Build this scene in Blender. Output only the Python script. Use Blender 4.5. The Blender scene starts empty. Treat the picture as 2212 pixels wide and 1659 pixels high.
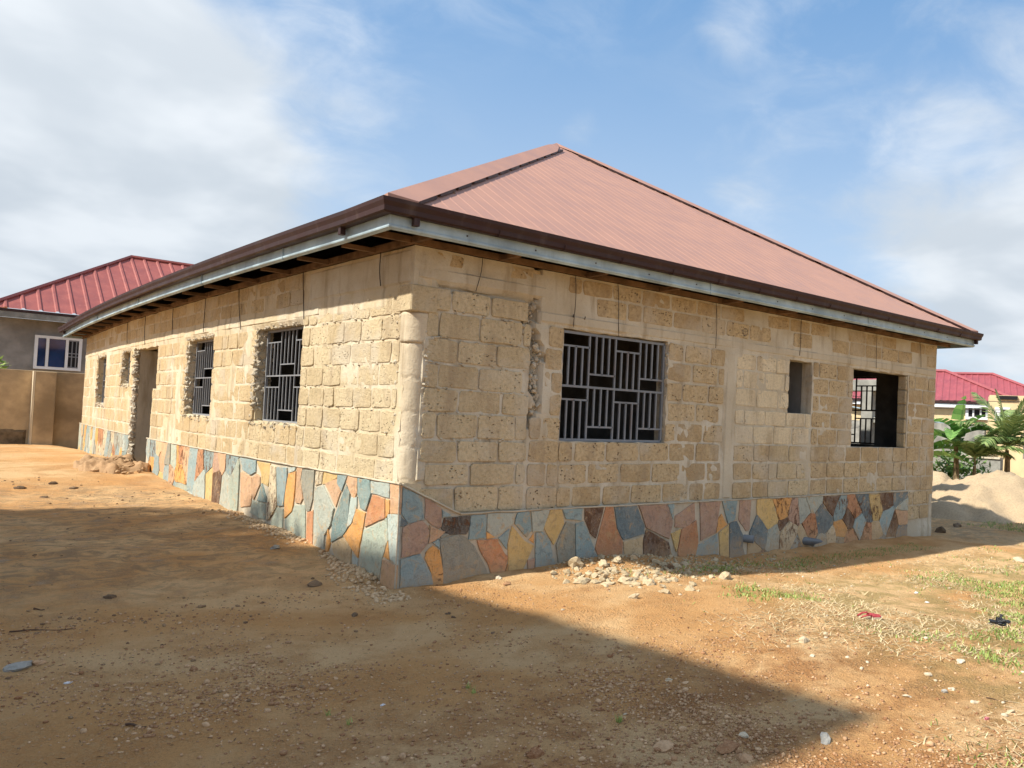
import bpy, bmesh, math, random
import numpy as np
from mathutils import Vector, Matrix
random.seed(7); RN = np.random.RandomState(7)
S = bpy.context.scene
COL = S.collection

# ------------------------------------------------------------------ camera
F_PX, PCX, PCY, ROLL, PITCH, YAW = 1746.74, 344.03, 27.21, 0.0429, 0.0324, 0.7575
CAM = Vector((-3.6147, -7.6388, 0.0))
cd = bpy.data.cameras.new('camera'); cam = bpy.data.objects.new('camera', cd); COL.objects.link(cam); S.camera = cam
cd.sensor_width = 36.0; cd.lens = 36.0 * F_PX / 2212.0
cd.shift_x = -PCX / 2212.0; cd.shift_y = PCY / 2212.0
cd.clip_start = 0.05; cd.clip_end = 3000.0
_f = Vector((math.sin(YAW) * math.cos(PITCH), math.cos(YAW) * math.cos(PITCH), math.sin(PITCH)))
_r = Vector((math.cos(YAW), -math.sin(YAW), 0)); _u = _r.cross(_f)
_cr, _sr = math.cos(ROLL), math.sin(ROLL)
R2 = _r * _cr + _u * _sr; U2 = -_r * _sr + _u * _cr      # roll
M3 = Matrix((R2, U2, -_f)).transposed()
cam.matrix_world = Matrix.Translation(CAM) @ M3.to_4x4()

# ------------------------------------------------------------------ light
SUNV = Vector((-0.97, 0.19, 1.0)).normalized()
SUN_EL = math.asin(SUNV.z); SUN_AZ = math.atan2(SUNV.x, SUNV.y)
sl = bpy.data.lights.new('sun', 'SUN'); sun = bpy.data.objects.new('sun', sl); COL.objects.link(sun)
sl.energy = 3.0; sl.angle = math.radians(1.2); sl.color = (1.0, 0.93, 0.80)
sun.rotation_euler = (-SUNV).to_track_quat('-Z', 'Y').to_euler(); sun.location = (-12, 4, 20)
S.view_settings.view_transform = 'Standard'; S.view_settings.look = 'None'
S.view_settings.gamma = 1.0; S.view_settings.use_curve_mapping = False
S.view_settings.exposure = 1.28
S.render.engine = 'CYCLES'
S.cycles.max_bounces = 6; S.cycles.diffuse_bounces = 4; S.cycles.use_denoising = True

def px_dir(u, v):
    x = u - 1106 - PCX; y = v - 829.5 - PCY
    a = _cr * x + _sr * y; b = -_sr * x + _cr * y
    return _r * (a / F_PX) - _u * (b / F_PX) + _f

W = bpy.data.worlds.new("World"); S.world = W; W.use_nodes = True
nt = W.node_tree; N = nt.nodes; L = nt.links
for n in list(N): N.remove(n)
def nd(nt, t, **kw):
    n = nt.nodes.new(t)
    for k, v in kw.items():
        if k.startswith('i_'): n.inputs[k[2:].replace('_', ' ')].default_value = v
        else: setattr(n, k, v)
    return n
def mth(nt, op, a, b=None, c=None, clamp=False):
    n = nt.nodes.new('ShaderNodeMath'); n.operation = op; n.use_clamp = clamp
    for i, s in enumerate((a, b, c)):
        if s is None: continue
        if isinstance(s, (int, float)): n.inputs[i].default_value = s
        else: nt.links.new(s, n.inputs[i])
    return n.outputs[0]
def mrange(nt, v, a, b, c=0., d=1., smooth=True):
    n = nt.nodes.new('ShaderNodeMapRange'); n.interpolation_type = 'SMOOTHSTEP' if smooth else 'LINEAR'
    nt.links.new(v, n.inputs[0])
    for i, x in enumerate((a, b, c, d)): n.inputs[i + 1].default_value = x
    return n.outputs[0]
def mixc(nt, fac, a, b, blend='MIX'):
    n = nt.nodes.new('ShaderNodeMix'); n.data_type = 'RGBA'; n.blend_type = blend; n.clamp_factor = True
    for s, i in ((fac, 0), (a, 6), (b, 7)):
        if isinstance(s, (int, float)): n.inputs[i].default_value = s
        elif isinstance(s, tuple): n.inputs[i].default_value = (*s[:3], 1)
        else: nt.links.new(s, n.inputs[i])
    return n.outputs[2]
def noise(nt, vec, scale, detail=4., rough=.55, dist=0., dim='3D'):
    n = nt.nodes.new('ShaderNodeTexNoise'); n.noise_dimensions = dim
    n.inputs['Scale'].default_value = scale; n.inputs['Detail'].default_value = detail
    n.inputs['Roughness'].default_value = rough; n.inputs['Distortion'].default_value = dist
    if vec is not None: nt.links.new(vec, n.inputs['Vector'])
    return n.outputs['Fac']
sky = nd(nt, 'ShaderNodeTexSky', sky_type='NISHITA', sun_disc=False)
sky.sun_elevation = SUN_EL; sky.sun_rotation = SUN_AZ % (2 * math.pi)
sky.air_density = 1.0; sky.dust_density = 0.6; sky.ozone_density = 1.0
tc = nd(nt, 'ShaderNodeTexCoord'); D = tc.outputs['Generated']
sp = nd(nt, 'ShaderNodeSeparateXYZ'); L.new(D, sp.inputs[0])
zz = mth(nt, 'ADD', mth(nt, 'MAXIMUM', sp.outputs[2], 0.0), 0.28)
cx = mth(nt, 'DIVIDE', sp.outputs[0], zz); cy = mth(nt, 'DIVIDE', sp.outputs[1], zz)
cb = nd(nt, 'ShaderNodeCombineXYZ'); L.new(cx, cb.inputs[0]); L.new(cy, cb.inputs[1]); CV = cb.outputs[0]
n_big = noise(nt, CV, 1.9, 8, .52, .25)
n_fine = noise(nt, CV, 5.5, 8, .60, .5)
n_wisp = noise(nt, CV, 1.1, 3, .5, .0)
# clouds that stand at their own bearings in the sky (directions, not screen places)
def blob(u, v, r):
    d = px_dir(u, v).normalized()
    vm = nt.nodes.new('ShaderNodeVectorMath'); vm.operation = 'DISTANCE'
    L.new(D, vm.inputs[0]); vm.inputs[1].default_value = d
    return mrange(nt, vm.outputs['Value'], 0.0, r, 1.0, 0.0)
blobs = [((60, 60), .32, .42), ((190, 330), .24, .40), ((20, 470), .32, .38), ((300, 560), .30, .26), ((720, 50), .13, .13), ((780, 230), .16, .14),
         ((1570, 40), .10, .24), ((1265, 290), .07, .20), ((1600, 390), .18, .16), ((1930, 440), .11, .27), ((2150, 560), .16, .26),
         ((2100, 260), .15, .10), ((2180, 700), .2, .22), ((-500, 300), .5, .35), ((2900, 350), .45, .25)]
bias = None
for (uv, r, a) in blobs:
    b = mth(nt, 'MULTIPLY', blob(*uv, r), a)
    bias = b if bias is None else mth(nt, 'ADD', bias, b)
bias = mth(nt, 'MINIMUM', bias, 0.5)
clear = mth(nt, 'MULTIPLY', blob(1200, 150, 1.05), .33)
bias = mth(nt, 'SUBTRACT', mth(nt, 'ADD', bias, .26), clear)  # extra cloud cover added beyond the view to whiten the skylight
dens = mth(nt, 'ADD', mth(nt, 'ADD', mth(nt, 'MULTIPLY', n_big, .62), mth(nt, 'MULTIPLY', n_fine, .38)), bias)
mask = mrange(nt, dens, .56, .94)
veil = mth(nt, 'MULTIPLY', mrange(nt, n_wisp, .35, .75), mrange(nt, n_fine, .38, .72))
mask = mth(nt, 'MAXIMUM', mask, mth(nt, 'MULTIPLY', veil, .46))
hz = mrange(nt, sp.outputs[2], -0.02, .56, .78, 0.0)
# sky blue, hazier low down
blue = mixc(nt, 1.0, sky.outputs[0], (0.62, 0.80, .88), 'MULTIPLY')
blue = mixc(nt, .55, blue, (1.55, 3.15, 5.6))
base = mixc(nt, hz, blue, (4.3, 4.95, 5.7))
shade = mrange(nt, noise(nt, CV, 2.6, 4, .5, .2), .38, .66)
lowg = mrange(nt, sp.outputs[2], .12, .55)
shade2 = mth(nt, 'MULTIPLY', mth(nt, 'ADD', mth(nt, 'MULTIPLY', shade, .55), mth(nt, 'MULTIPLY', lowg, .45)), 1.0)
cloudc = mixc(nt, shade2, (3.8, 4.25, 4.75), (6.1, 6.4, 6.7))
skyc = mixc(nt, mask, base, cloudc)
bg = nd(nt, 'ShaderNodeBackground'); bg.inputs['Strength'].default_value = 0.067
L.new(skyc, bg.inputs['Color'])
wo = nd(nt, 'ShaderNodeOutputWorld'); L.new(bg.outputs[0], wo.inputs[0])

# ------------------------------------------------------------------ numpy noise
_perm = np.random.RandomState(3).rand(256, 256)
def vn(x, y):
    xi = np.floor(x).astype(int); yi = np.floor(y).astype(int); fx = x - xi; fy = y - yi
    fx = fx * fx * (3 - 2 * fx); fy = fy * fy * (3 - 2 * fy)
    a = _perm[xi & 255, yi & 255]; b = _perm[(xi + 1) & 255, yi & 255]; c = _perm[xi & 255, (yi + 1) & 255]; d = _perm[(xi + 1) & 255, (yi + 1) & 255]
    return (a * (1 - fx) + b * fx) * (1 - fy) + (c * (1 - fx) + d * fx) * fy - .5
def fbm(x, y, o=4, s=1., g=.5):
    r = 0; a = 1.
    for k in range(o):
        r = r + a * vn(x * s + 17.3 * k, y * s + 5.1 * k); s *= 2.03; a *= g
    return r
def sst(x, a, b):
    t = np.clip((x - a) / (b - a), 0, 1); return t * t * (3 - 2 * t)

# ------------------------------------------------------------------ house dimensions
LX, MY, BOW = 10.446, 20.12, 0.228
ZT = 1.665              # top of walls
ZPR, ZPL, YT = -1.041, -0.718, 0.047    # plinth tops
X1, X2, ZH = 0, 0, 1.03
def warp(v):
    x, y, z = v
    if 0 < y < MY:
        t = y / MY; w = min(1., max(0., (4.5 - x) / 4.5))
        x = x - BOW * 4 * t * (1 - t) * w
    return (x, y, z)
def gh(x, y):
    """ground height"""
    x = np.asarray(x, float); y = np.asarray(y, float)
    left = np.interp(y, [-12, -3, 0, .5, 1.6, 3, 4.8, 7.2, 9.6, 20, 26, 60], [-1.80, -1.76, -1.745, -1.70, -1.62, -1.53, -1.47, -1.42, -1.30, -1.37, -1.42, -1.5])
    right = np.interp(x, [-1, 0, .6, 1.25, 2.2, 3.2, 4.1, 5, 6.7, 9.4, 10.5, 14, 24, 60], [-1.75, -1.76, -1.745, -1.72, -1.68, -1.72, -1.79, -1.85, -1.86, -1.86, -1.9, -1.93, -1.95, -1.9])
    right = right + .03 * sst(-y, .5, 3) * sst(-x, -6, -1)
    w = sst(x, -.6, 1.2)
    z = left * (1 - w) + right * w
    z = z + .05 * fbm(x, y, 3, .35) + .022 * fbm(x, y, 3, 1.7) + .010 * fbm(x, y, 3, 7.)
    # earth banked against the plinth
    z = z + .05 * np.exp(-((-y - .05) / .30) ** 2) * (x > -.2) * (x < 10.2) * (y < .0) * (.5 + fbm(x, y, 2, 2.5))
    z = z + .06 * np.exp(-((-x - .05) / .35) ** 2) * (y > .3) * (y < 20) * (x < .05) * (.5 + fbm(x, y, 2, 2.))
    z = z + .09 * np.exp(-((x - 2.6) / .8) ** 2 - ((y + .32) / .28) ** 2) * (y < .2)
    z = z + .012 * fbm(x, y, 3, 3.1) + .004 * fbm(x + 3, y, 2, 19.)
    return z
def ghs(x, y): return float(gh(x, y))

# ------------------------------------------------------------------ mesh helpers
class MB:
    def __init__(s): s.v = []; s.f = []; s.a = []; s.cur = .5; s.c = []; s.curc = (.5, .5, .5)
    def add(s, vs, fs):
        b = len(s.v); s.v += [tuple(p) for p in vs]; s.f += [tuple(i + b for i in f) for f in fs]
        s.a += [s.cur] * len(vs); s.c += [s.curc] * len(vs)
    def box(s, x0, x1, y0, y1, z0, z1, bev=0.):
        if bev <= 0:
            vs = [(x, y, z) for x in (x0, x1) for y in (y0, y1) for z in (z0, z1)]
            s.add(vs, [(0, 1, 3, 2), (4, 6, 7, 5), (0, 4, 5, 1), (2, 3, 7, 6), (0, 2, 6, 4), (1, 5, 7, 3)])
        else:
            bm = bmesh.new(); bmesh.ops.create_cube(bm, size=1)
            for v in bm.verts: v.co = Vector(((x0 + x1) / 2 + v.co.x * (x1 - x0), (y0 + y1) / 2 + v.co.y * (y1 - y0), (z0 + z1) / 2 + v.co.z * (z1 - z0)))
            bmesh.ops.bevel(bm, geom=bm.edges[:], offset=bev, segments=1, affect='EDGES')
            s.bm(bm)
    def bm(s, bm):
        bm.verts.ensure_lookup_table()
        for i, v in enumerate(bm.verts): v.index = i
        s.add([v.co[:] for v in bm.verts], [[v.index for v in f.verts] for f in bm.faces]); bm.free()
    def bar(s, p, q, w, h=None, up=(0, 0, 1)):
        h = h or w; p = Vector(p); q = Vector(q); d = (q - p).normalized(); up = Vector(up)
        if abs(d.dot(up)) > .95: up = Vector((0, 1, 0)) if abs(d.y) < .9 else Vector((1, 0, 0))
        a = d.cross(up).normalized() * w / 2; b = a.cross(d).normalized() * h / 2
        vs = [p - a - b, p + a - b, p + a + b, p - a + b, q - a - b, q + a - b, q + a + b, q - a + b]
        s.add(vs, [(0, 1, 2, 3), (7, 6, 5, 4), (0, 4, 5, 1), (1, 5, 6, 2), (2, 6, 7, 3), (3, 7, 4, 0)])
    def tube(s, pts, r, n=6, caps=True):
        pts = [Vector(p) for p in pts]; rs = r if isinstance(r, (list, tuple)) else [r] * len(pts)
        vs = []; ref = None
        for i, p in enumerate(pts):
            d = (pts[min(i + 1, len(pts) - 1)] - pts[max(i - 1, 0)]).normalized()
            if ref is None: ref = Vector((0, 0, 1)) if abs(d.z) < .9 else Vector((1, 0, 0))
            a = d.cross(ref).normalized(); b = a.cross(d); ref = b
            for k in range(n):
                t = 2 * math.pi * k / n; vs.append(p + (a * math.cos(t) + b * math.sin(t)) * rs[i])
        fs = [(i * n + k, i * n + (k + 1) % n, (i + 1) * n + (k + 1) % n, (i + 1) * n + k) for i in range(len(pts) - 1) for k in range(n)]
        if caps: fs += [tuple(range(n)), tuple(range((len(pts) - 1) * n, len(pts) * n))]
        s.add(vs, fs)
    def build(s, name, mat, parent=None, smooth=False, wp=False, off=(0, 0, 0), **tags):
        me = bpy.data.meshes.new(name)
        vs = [warp(p) for p in s.v] if wp else s.v
        vs = [(p[0] - off[0], p[1] - off[1], p[2] - off[2]) for p in vs]
        me.from_pydata(vs, [], s.f); me.update()
        if smooth: me.polygons.foreach_set('use_smooth', [True] * len(me.polygons))
        at = me.attributes.new('rnd', 'FLOAT', 'POINT'); at.data.foreach_set('value', s.a)
        ac = me.attributes.new('tint', 'FLOAT_COLOR', 'POINT')
        ac.data.foreach_set('color', [x for c in s.c for x in (*c, 1.)])
        for m in (mat if isinstance(mat, (list, tuple)) else [mat]): me.materials.append(m)
        o = bpy.data.objects.new(name, me); COL.objects.link(o)
        if parent: o.parent = parent
        else: o.location = off
        for k, v in tags.items():
            if v is not None: o[k] = v
        return o
def thing(name, label, cat, loc=(0, 0, 0), rz=0., group=None):
    o = bpy.data.objects.new(name, None); COL.objects.link(o); o.location = loc; o.rotation_euler = (0, 0, rz)
    o.empty_display_size = .2; o['label'] = label; o['category'] = cat
    if group: o['group'] = group
    return o

# ------------------------------------------------------------------ materials
def mat(name, rough=.9, metal=0., spec=.3):
    m = bpy.data.materials.new(name); m.use_nodes = True; nt = m.node_tree
    b = nt.nodes['Principled BSDF']; b.inputs['Roughness'].default_value = rough; b.inputs['Metallic'].default_value = metal
    b.inputs['Specular IOR Level'].default_value = spec
    return m, nt, b
def coord(nt): return nt.nodes.new('ShaderNodeNewGeometry').outputs['Position']
def stretch(nt, v, s):
    n = nt.nodes.new('ShaderNodeVectorMath'); n.operation = 'MULTIPLY'; nt.links.new(v, n.inputs[0]); n.inputs[1].default_value = s; return n.outputs[0]
def bump(nt, b, h, strength=.5, dist=.01):
    n = nt.nodes.new('ShaderNodeBump'); n.inputs['Strength'].default_value = strength; n.inputs['Distance'].default_value = dist
    nt.links.new(h, n.inputs['Height']); nt.links.new(n.outputs[0], b.inputs['Normal'])
def attr(nt, name):
    n = nt.nodes.new('ShaderNodeAttribute'); n.attribute_name = name; return n
def simple(name, c, rough=.8, metal=0., var=.25, scale=6., bs=.2, spec=.3, detail=5):
    m, nt, b = mat(name, rough, metal, spec); P = coord(nt); n = noise(nt, P, scale, detail, .6)
    c2 = tuple(x * (1 - var) for x in c); c3 = tuple(min(1, x * (1 + var * .6)) for x in c)
    nt.links.new(mixc(nt, mrange(nt, n, .3, .7), c2, c3), b.inputs['Base Color'])
    bump(nt, b, noise(nt, P, scale * 8, 4, .6), bs, .01); return m

def block_mat(name, ca, cb, pitd=.5, stain=True):
    m, nt, b = mat(name, .95, 0, .15); P = coord(nt); r = attr(nt, 'rnd').outputs['Fac']
    n1 = noise(nt, P, 3.2, 5, .6); n2 = noise(nt, P, 26, 5, .65); n3 = noise(nt, P, 110, 3, .6)
    c = mixc(nt, r, ca, cb)
    c = mixc(nt, mrange(nt, n1, .35, .7, 0, .6), c, (.60, .50, .34))
    c = mixc(nt, mrange(nt, n2, .38, .70, 0, .55), c, tuple(x * .62 for x in ca))
    c = mixc(nt, mrange(nt, n3, .3, .8, 0, .3), c, tuple(min(1, x * 1.25) for x in cb))
    v = nt.nodes.new('ShaderNodeTexVoronoi'); v.inputs['Scale'].default_value = 24; v.feature = 'F1'; nt.links.new(stretch(nt, P, (1, 1, 1.4)), v.inputs['Vector'])
    sel = mrange(nt, noise(nt, P, 9, 3, .6), .50, .58)
    st = noise(nt, stretch(nt, P, (2.2, 2.2, .5)), 1.6, 5, .65, .4)
    c = mixc(nt, mrange(nt, st, .47, .70, 0, .6), c, (.36, .275, .18))
    gr_ = noise(nt, P, 1.1, 5, .6, .5); c = mixc(nt, mrange(nt, gr_, .50, .68, 0, .55), c, (.56, .51, .42))
    pit = mth(nt, 'MULTIPLY', mrange(nt, v.outputs['Distance'], .14, .34, 1, 0), sel)
    pit = mth(nt, 'MULTIPLY', pit, mrange(nt, r, .25, .8, .25, 1.))
    c = mixc(nt, mth(nt, 'MULTIPLY', pit, pitd), c, (.085, .055, .03))
    nt.links.new(c, b.inputs['Base Color'])
    h = mth(nt, 'SUBTRACT', mth(nt, 'ADD', mth(nt, 'MULTIPLY', n2, 1.0), mth(nt, 'MULTIPLY', n3, .5)), mth(nt, 'MULTIPLY', pit, 1.3))
    bump(nt, b, h, 1., .018); return m
M_BLOCK = block_mat('block', (.40, .285, .155), (.57, .445, .27), .8)
M_BLOCK2 = block_mat('block_pale', (.47, .37, .225), (.62, .52, .345), .55)
M_BLOCKP = block_mat('block_infill', (.70, .60, .42), (.76, .66, .48), .4)
M_BLOCKL = block_mat('block_warm', (.47, .345, .19), (.58, .455, .275), .35)

def mortar_mat(name, c1, c2):
    m, nt, b = mat(name, .95, 0, .15); P = coord(nt)
    n1 = noise(nt, P, 1.3, 4, .6); n2 = noise(nt, P, 9, 6, .65); n3 = noise(nt, P, 60, 5, .7)
    c = mixc(nt, mrange(nt, n1, .38, .62), c1, c2)
    c = mixc(nt, mrange(nt, n2, .5, .75, 0, .55), c, (.50, .42, .31))
    c = mixc(nt, mrange(nt, n3, .50, .75, 0, .4), c, (.32, .25, .16))
    st = noise(nt, stretch(nt, P, (5, 5, .7)), 1.2, 4, .6)
    c = mixc(nt, mrange(nt, st, .50, .70, 0, .65), c, (.31, .245, .165))
    nt.links.new(c, b.inputs['Base Color'])
    bump(nt, b, mth(nt, 'ADD', n2, mth(nt, 'MULTIPLY', n3, .6)), .8, .014); return m
M_MORT = mortar_mat('mortar', (.49, .43, .325), (.58, .54, .45))
M_MORTL = mortar_mat('mortar_warm', (.54, .45, .30), (.60, .53, .41))
M_CONC = mortar_mat('rough_concrete', (.50, .445, .345), (.56, .505, .40))
M_CONCD = mortar_mat('rubble_concrete', (.42, .37, .29), (.52, .47, .38))
M_COL = mortar_mat('column_plaster', (.56, .475, .345), (.61, .53, .40))
M_CEM = mortar_mat('cement_edge', (.46, .41, .32), (.56, .49, .38))
M_INT = simple('interior_shade_plaster', (.10, .095, .085), .95, var=.4, scale=2.5)  # plaster colour darkened so the rooms' shade is painted in
M_SLAB = simple('floor_slab', (.10, .09, .075), .95)  # floor darkened likewise, indoor shade put into its colour

def stone_mat():
    m, nt, b = mat('crazy_paving_stone', .7, 0, .35); P = coord(nt); t = attr(nt, 'tint').outputs['Color']; r = attr(nt, 'rnd').outputs['Fac']
    off = nt.nodes.new('ShaderNodeVectorMath'); off.operation = 'ADD'; nt.links.new(P, off.inputs[0])
    cbn = nt.nodes.new('ShaderNodeCombineXYZ'); nt.links.new(mth(nt, 'MULTIPLY', r, 37.), cbn.inputs[0]); nt.links.new(mth(nt, 'MULTIPLY', r, 91.), cbn.inputs[2]); nt.links.new(cbn.outputs[0], off.inputs[1]); Q = off.outputs[0]
    n1 = noise(nt, stretch(nt, Q, (1.5, 1.5, .8)), 3.5, 6, .62, .6); n2 = noise(nt, Q, 14, 6, .65, .8); n3 = noise(nt, Q, 70, 4, .65)
    c = mixc(nt, mrange(nt, n1, .35, .72, 0, .55), t, mixc(nt, .35, t, (.56, .50, .40)))
    c = mixc(nt, mrange(nt, n2, .50, .66, 0, .6), c, mixc(nt, .6, t, (.10, .09, .08)))
    c = mixc(nt, mrange(nt, n3, .45, .8, 0, .25), c, (.55, .52, .46))
    n7 = noise(nt, Q, 5.5, 7, .7, 1.8); c = mixc(nt, mrange(nt, n7, .54, .64, 0, .55), c, (.50, .33, .165)); c = mixc(nt, mrange(nt, n7, .34, .44, .5, 0), c, mixc(nt, .45, t, (.16, .19, .20)))
    rust = mth(nt, 'MULTIPLY', mrange(nt, noise(nt, stretch(nt, Q, (1.6, 1.6, .9)), 6, 7, .72, 1.2), .53, .57), mth(nt, 'GREATER_THAN', r, .76))
    vein = noise(nt, stretch(nt, Q, (3., 3., .8)), 9, 5, .7, 1.5)
    c = mixc(nt, mrange(nt, vein, .54, .70, 0, .35), c, (.42, .27, .13))
    c = mixc(nt, mth(nt, 'MULTIPLY', rust, .85), c, (.13, .055, .022))
    sz_ = nd(nt, 'ShaderNodeSeparateXYZ'); nt.links.new(P, sz_.inputs[0]); mud = mrange(nt, mth(nt, 'ADD', sz_.outputs[2], mth(nt, 'MULTIPLY', n1, .5)), -1.55, -1.25, .6, 0)
    c = mixc(nt, mth(nt, 'MULTIPLY', mud, mrange(nt, n2, .3, .6, .35, 1)), c, (.52, .34, .18))
    nt.links.new(c, b.inputs['Base Color'])
    nt.links.new(mrange(nt, n2, .3, .7, .55, .85), b.inputs['Roughness'])
    bump(nt, b, mth(nt, 'ADD', mth(nt, 'ADD', n2, mth(nt, 'MULTIPLY', n1, 1.5)), mth(nt, 'ADD', mth(nt, 'MULTIPLY', n3, .5), mth(nt, 'MULTIPLY', rust, -.5))), .8, .02); return m
M_STONE = stone_mat()

def ground_mat():
    m, nt, b = mat('sandy_earth', .97, 0, .1); P = coord(nt); s = nd(nt, 'ShaderNodeSeparateXYZ'); nt.links.new(P, s.inputs[0]); X, Y = s.outputs[0], s.outputs[1]
    n1 = noise(nt, P, .55, 5, .6, .4); n2 = noise(nt, P, 2.6, 6, .62, .3); n3 = noise(nt, P, 14, 6, .7); n4 = noise(nt, P, 70, 4, .7); n5 = noise(nt, P, 190, 3, .6)
    c = mixc(nt, mrange(nt, n1, .38, .60), (.70, .385, .16), (.82, .55, .29))
    c = mixc(nt, mrange(nt, n2, .42, .68, 0, .6), c, (.60, .30, .115))
    c = mixc(nt, mrange(nt, n3, .5, .75, 0, .4), c, (.80, .57, .32))
    # loose, redder gravelly earth in the yard nearest the corner
    g = mth(nt, 'MULTIPLY', mrange(nt, Y, -2.6, -4.3), mrange(nt, mth(nt, 'ADD', n2, mth(nt, 'MULTIPLY', n3, .5)), .62, .86))
    c = mixc(nt, mth(nt, 'MULTIPLY', g, .8), c, (.46, .215, .085))
    # alley dirt, partly painted to soften the shadow edge; grey brown streaks behind the house
    al = mth(nt, 'MULTIPLY', mrange(nt, X, .2, -.7), mth(nt, 'MULTIPLY', mrange(nt, Y, -.6, 1.8), mrange(nt, Y, 9.5, 6.5)))
    st = noise(nt, stretch(nt, P, (1.3, 1.7, 1)), 2.1, 9, .74, 1.6)
    c = mixc(nt, mth(nt, 'MULTIPLY', al, mrange(nt, st, .42, .62, 0, .72)), c, (.30, .21, .13))
    c = mixc(nt, mth(nt, 'MULTIPLY', al, mrange(nt, n2, .55, .7, 0, .5)), c, (.56, .47, .37))
    bk = mth(nt, 'MULTIPLY', mrange(nt, X, 9.8, 11.3), mrange(nt, Y, -2.2, 0.))
    c = mixc(nt, mth(nt, 'MULTIPLY', bk, mrange(nt, st, .40, .6, 0, .7)), c, (.36, .27, .18))
    # thin green and straw cover to the right
    gr = mth(nt, 'MULTIPLY', mrange(nt, mth(nt, 'SUBTRACT', X, mth(nt, 'MULTIPLY', Y, .45)), 3.0, 4.6), mrange(nt, n2, .40, .60))
    gr = mth(nt, 'MULTIPLY', gr, mrange(nt, Y, -1.3, -2.3))
    c = mixc(nt, mth(nt, 'MULTIPLY', gr, .6), c, (.44, .37, .155))
    v1 = nt.nodes.new('ShaderNodeTexVoronoi'); v1.inputs['Scale'].default_value = 42.; nt.links.new(P, v1.inputs['Vector'])
    pb_ = mth(nt, 'MULTIPLY', mrange(nt, v1.outputs['Distance'], .25, .5, 1, 0), mrange(nt, n2, .45, .62))
    c = mixc(nt, mth(nt, 'MULTIPLY', pb_, .3), c, (.76, .54, .32))
    c = mixc(nt, mrange(nt, n4, .54, .70, 0, .6), c, (.34, .18, .07))
    c = mixc(nt, mrange(nt, n5, .60, .78, 0, .45), c, (.82, .63, .40))
    nt.links.new(c, b.inputs['Base Color'])
    bump(nt, b, mth(nt, 'ADD', mth(nt, 'ADD', mth(nt, 'MULTIPLY', n3, 2.0), mth(nt, 'MULTIPLY', n4, 1.4)), mth(nt, 'ADD', mth(nt, 'MULTIPLY', n5, .6), mth(nt, 'MULTIPLY', pb_, .8))), 1., .025); return m
M_GROUND = ground_mat()
def rock_mat(name, ca, cb, bs=.6):
    m, nt, b = mat(name, .95, 0, .15); P = coord(nt); r = attr(nt, 'rnd').outputs['Fac']
    oi = nt.nodes.new('ShaderNodeObjectInfo').outputs['Random']
    rr = mth(nt, 'FRACT', mth(nt, 'ADD', r, oi))
    n = noise(nt, P, 22, 5, .65); n2 = noise(nt, P, 90, 4, .6)
    c = mixc(nt, rr, ca, cb); c = mixc(nt, mrange(nt, n, .4, .7, 0, .5), c, tuple(x * .6 for x in ca))
    nt.links.new(mixc(nt, mrange(nt, n2, .4, .8, 0, .35), c, tuple(min(1, x * 1.2) for x in cb)), b.inputs['Base Color'])
    bump(nt, b, mth(nt, 'ADD', n, mth(nt, 'MULTIPLY', n2, .5)), bs, .01); return m
M_PEB = rock_mat('pebble', (.26, .12, .055), (.62, .42, .25))
M_RUB = rock_mat('pale_rubble', (.42, .33, .205), (.54, .44, .295), 1.)
M_GREYR = rock_mat('grey_stone', (.30, .29, .26), (.44, .42, .38))
M_DARKR = rock_mat('dark_clod', (.12, .08, .05), (.2, .14, .09))
M_CLOD = rock_mat('brown_clod', (.16, .10, .06), (.34, .23, .13))
M_PALER = rock_mat('pale_stone', (.50, .41, .28), (.62, .54, .41))
M_GRAVB = rock_mat('clay_gravel', (.52, .36, .21), (.64, .48, .31))

def paint(name, c, rough=.42, streak=.12, metal=0., spec=.5, dirt=(.3, .25, .22), da=.12):
    m, nt, b = mat(name, rough, metal, spec); P = coord(nt)
    n = noise(nt, P, 2.2, 5, .6); n2 = noise(nt, stretch(nt, P, (1, 1, .15)), 9, 4, .6)
    k = mixc(nt, mrange(nt, n, .3, .7), tuple(x * (1 - streak) for x in c), tuple(min(1, x * (1 + streak)) for x in c))
    k = mixc(nt, mrange(nt, n2, .5, .8, 0, da), k, dirt)
    nt.links.new(k, b.inputs['Base Color']); nt.links.new(mrange(nt, n, .3, .7, rough * .85, rough * 1.2), b.inputs['Roughness'])
    bump(nt, b, noise(nt, P, 1.3, 3, .5), .05, .02); return m
M_ROOF = paint('roof_sheet_brown', (.385, .215, .165), .55, .05, 0, .28, (.33, .185, .145), .3)
M_GUT = paint('gutter_brown', (.034, .014, .014), .55, .12, 0, .3)
M_FASC = paint('fascia_galvanised', (.32, .42, .48), .5, .3, .1, .5, (.12, .13, .13), .35)
M_WOOD = simple('old_timber', (.17, .10, .055), .9, var=.45, scale=5, bs=.5)
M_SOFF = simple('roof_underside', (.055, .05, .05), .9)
M_BAR = paint('grille_grey_paint', (.175, .195, .225), .5, .12, .0, .5, (.2, .1, .05), .4)
M_BARL = paint('grille_pale_paint', (.21, .22, .24), .5, .12)
M_WIRE = simple('iron_wire', (.05, .04, .035), .6)
M_PVC = simple('grey_pvc', (.16, .18, .20), .45, var=.15, scale=5, bs=.1, spec=.5)
M_RED = paint('red_roof_sheet', (.28, .08, .07), .55, .1, 0, .4, (.5, .2, .16), .3)
M_REDR = paint('crimson_roof_sheet', (.28, .065, .08), .55, .1, 0, .4, (.5, .2, .2), .3)
M_GREYW = simple('grey_render', (.27, .26, .245), .95, var=.3, scale=1.2)
M_TANW = simple('tan_render', (.44, .33, .20), .95, var=.35, scale=1.1, bs=.5)
M_TANC = simple('tan_render_edge', (.60, .52, .38), .95, var=.1, scale=2)
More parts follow.
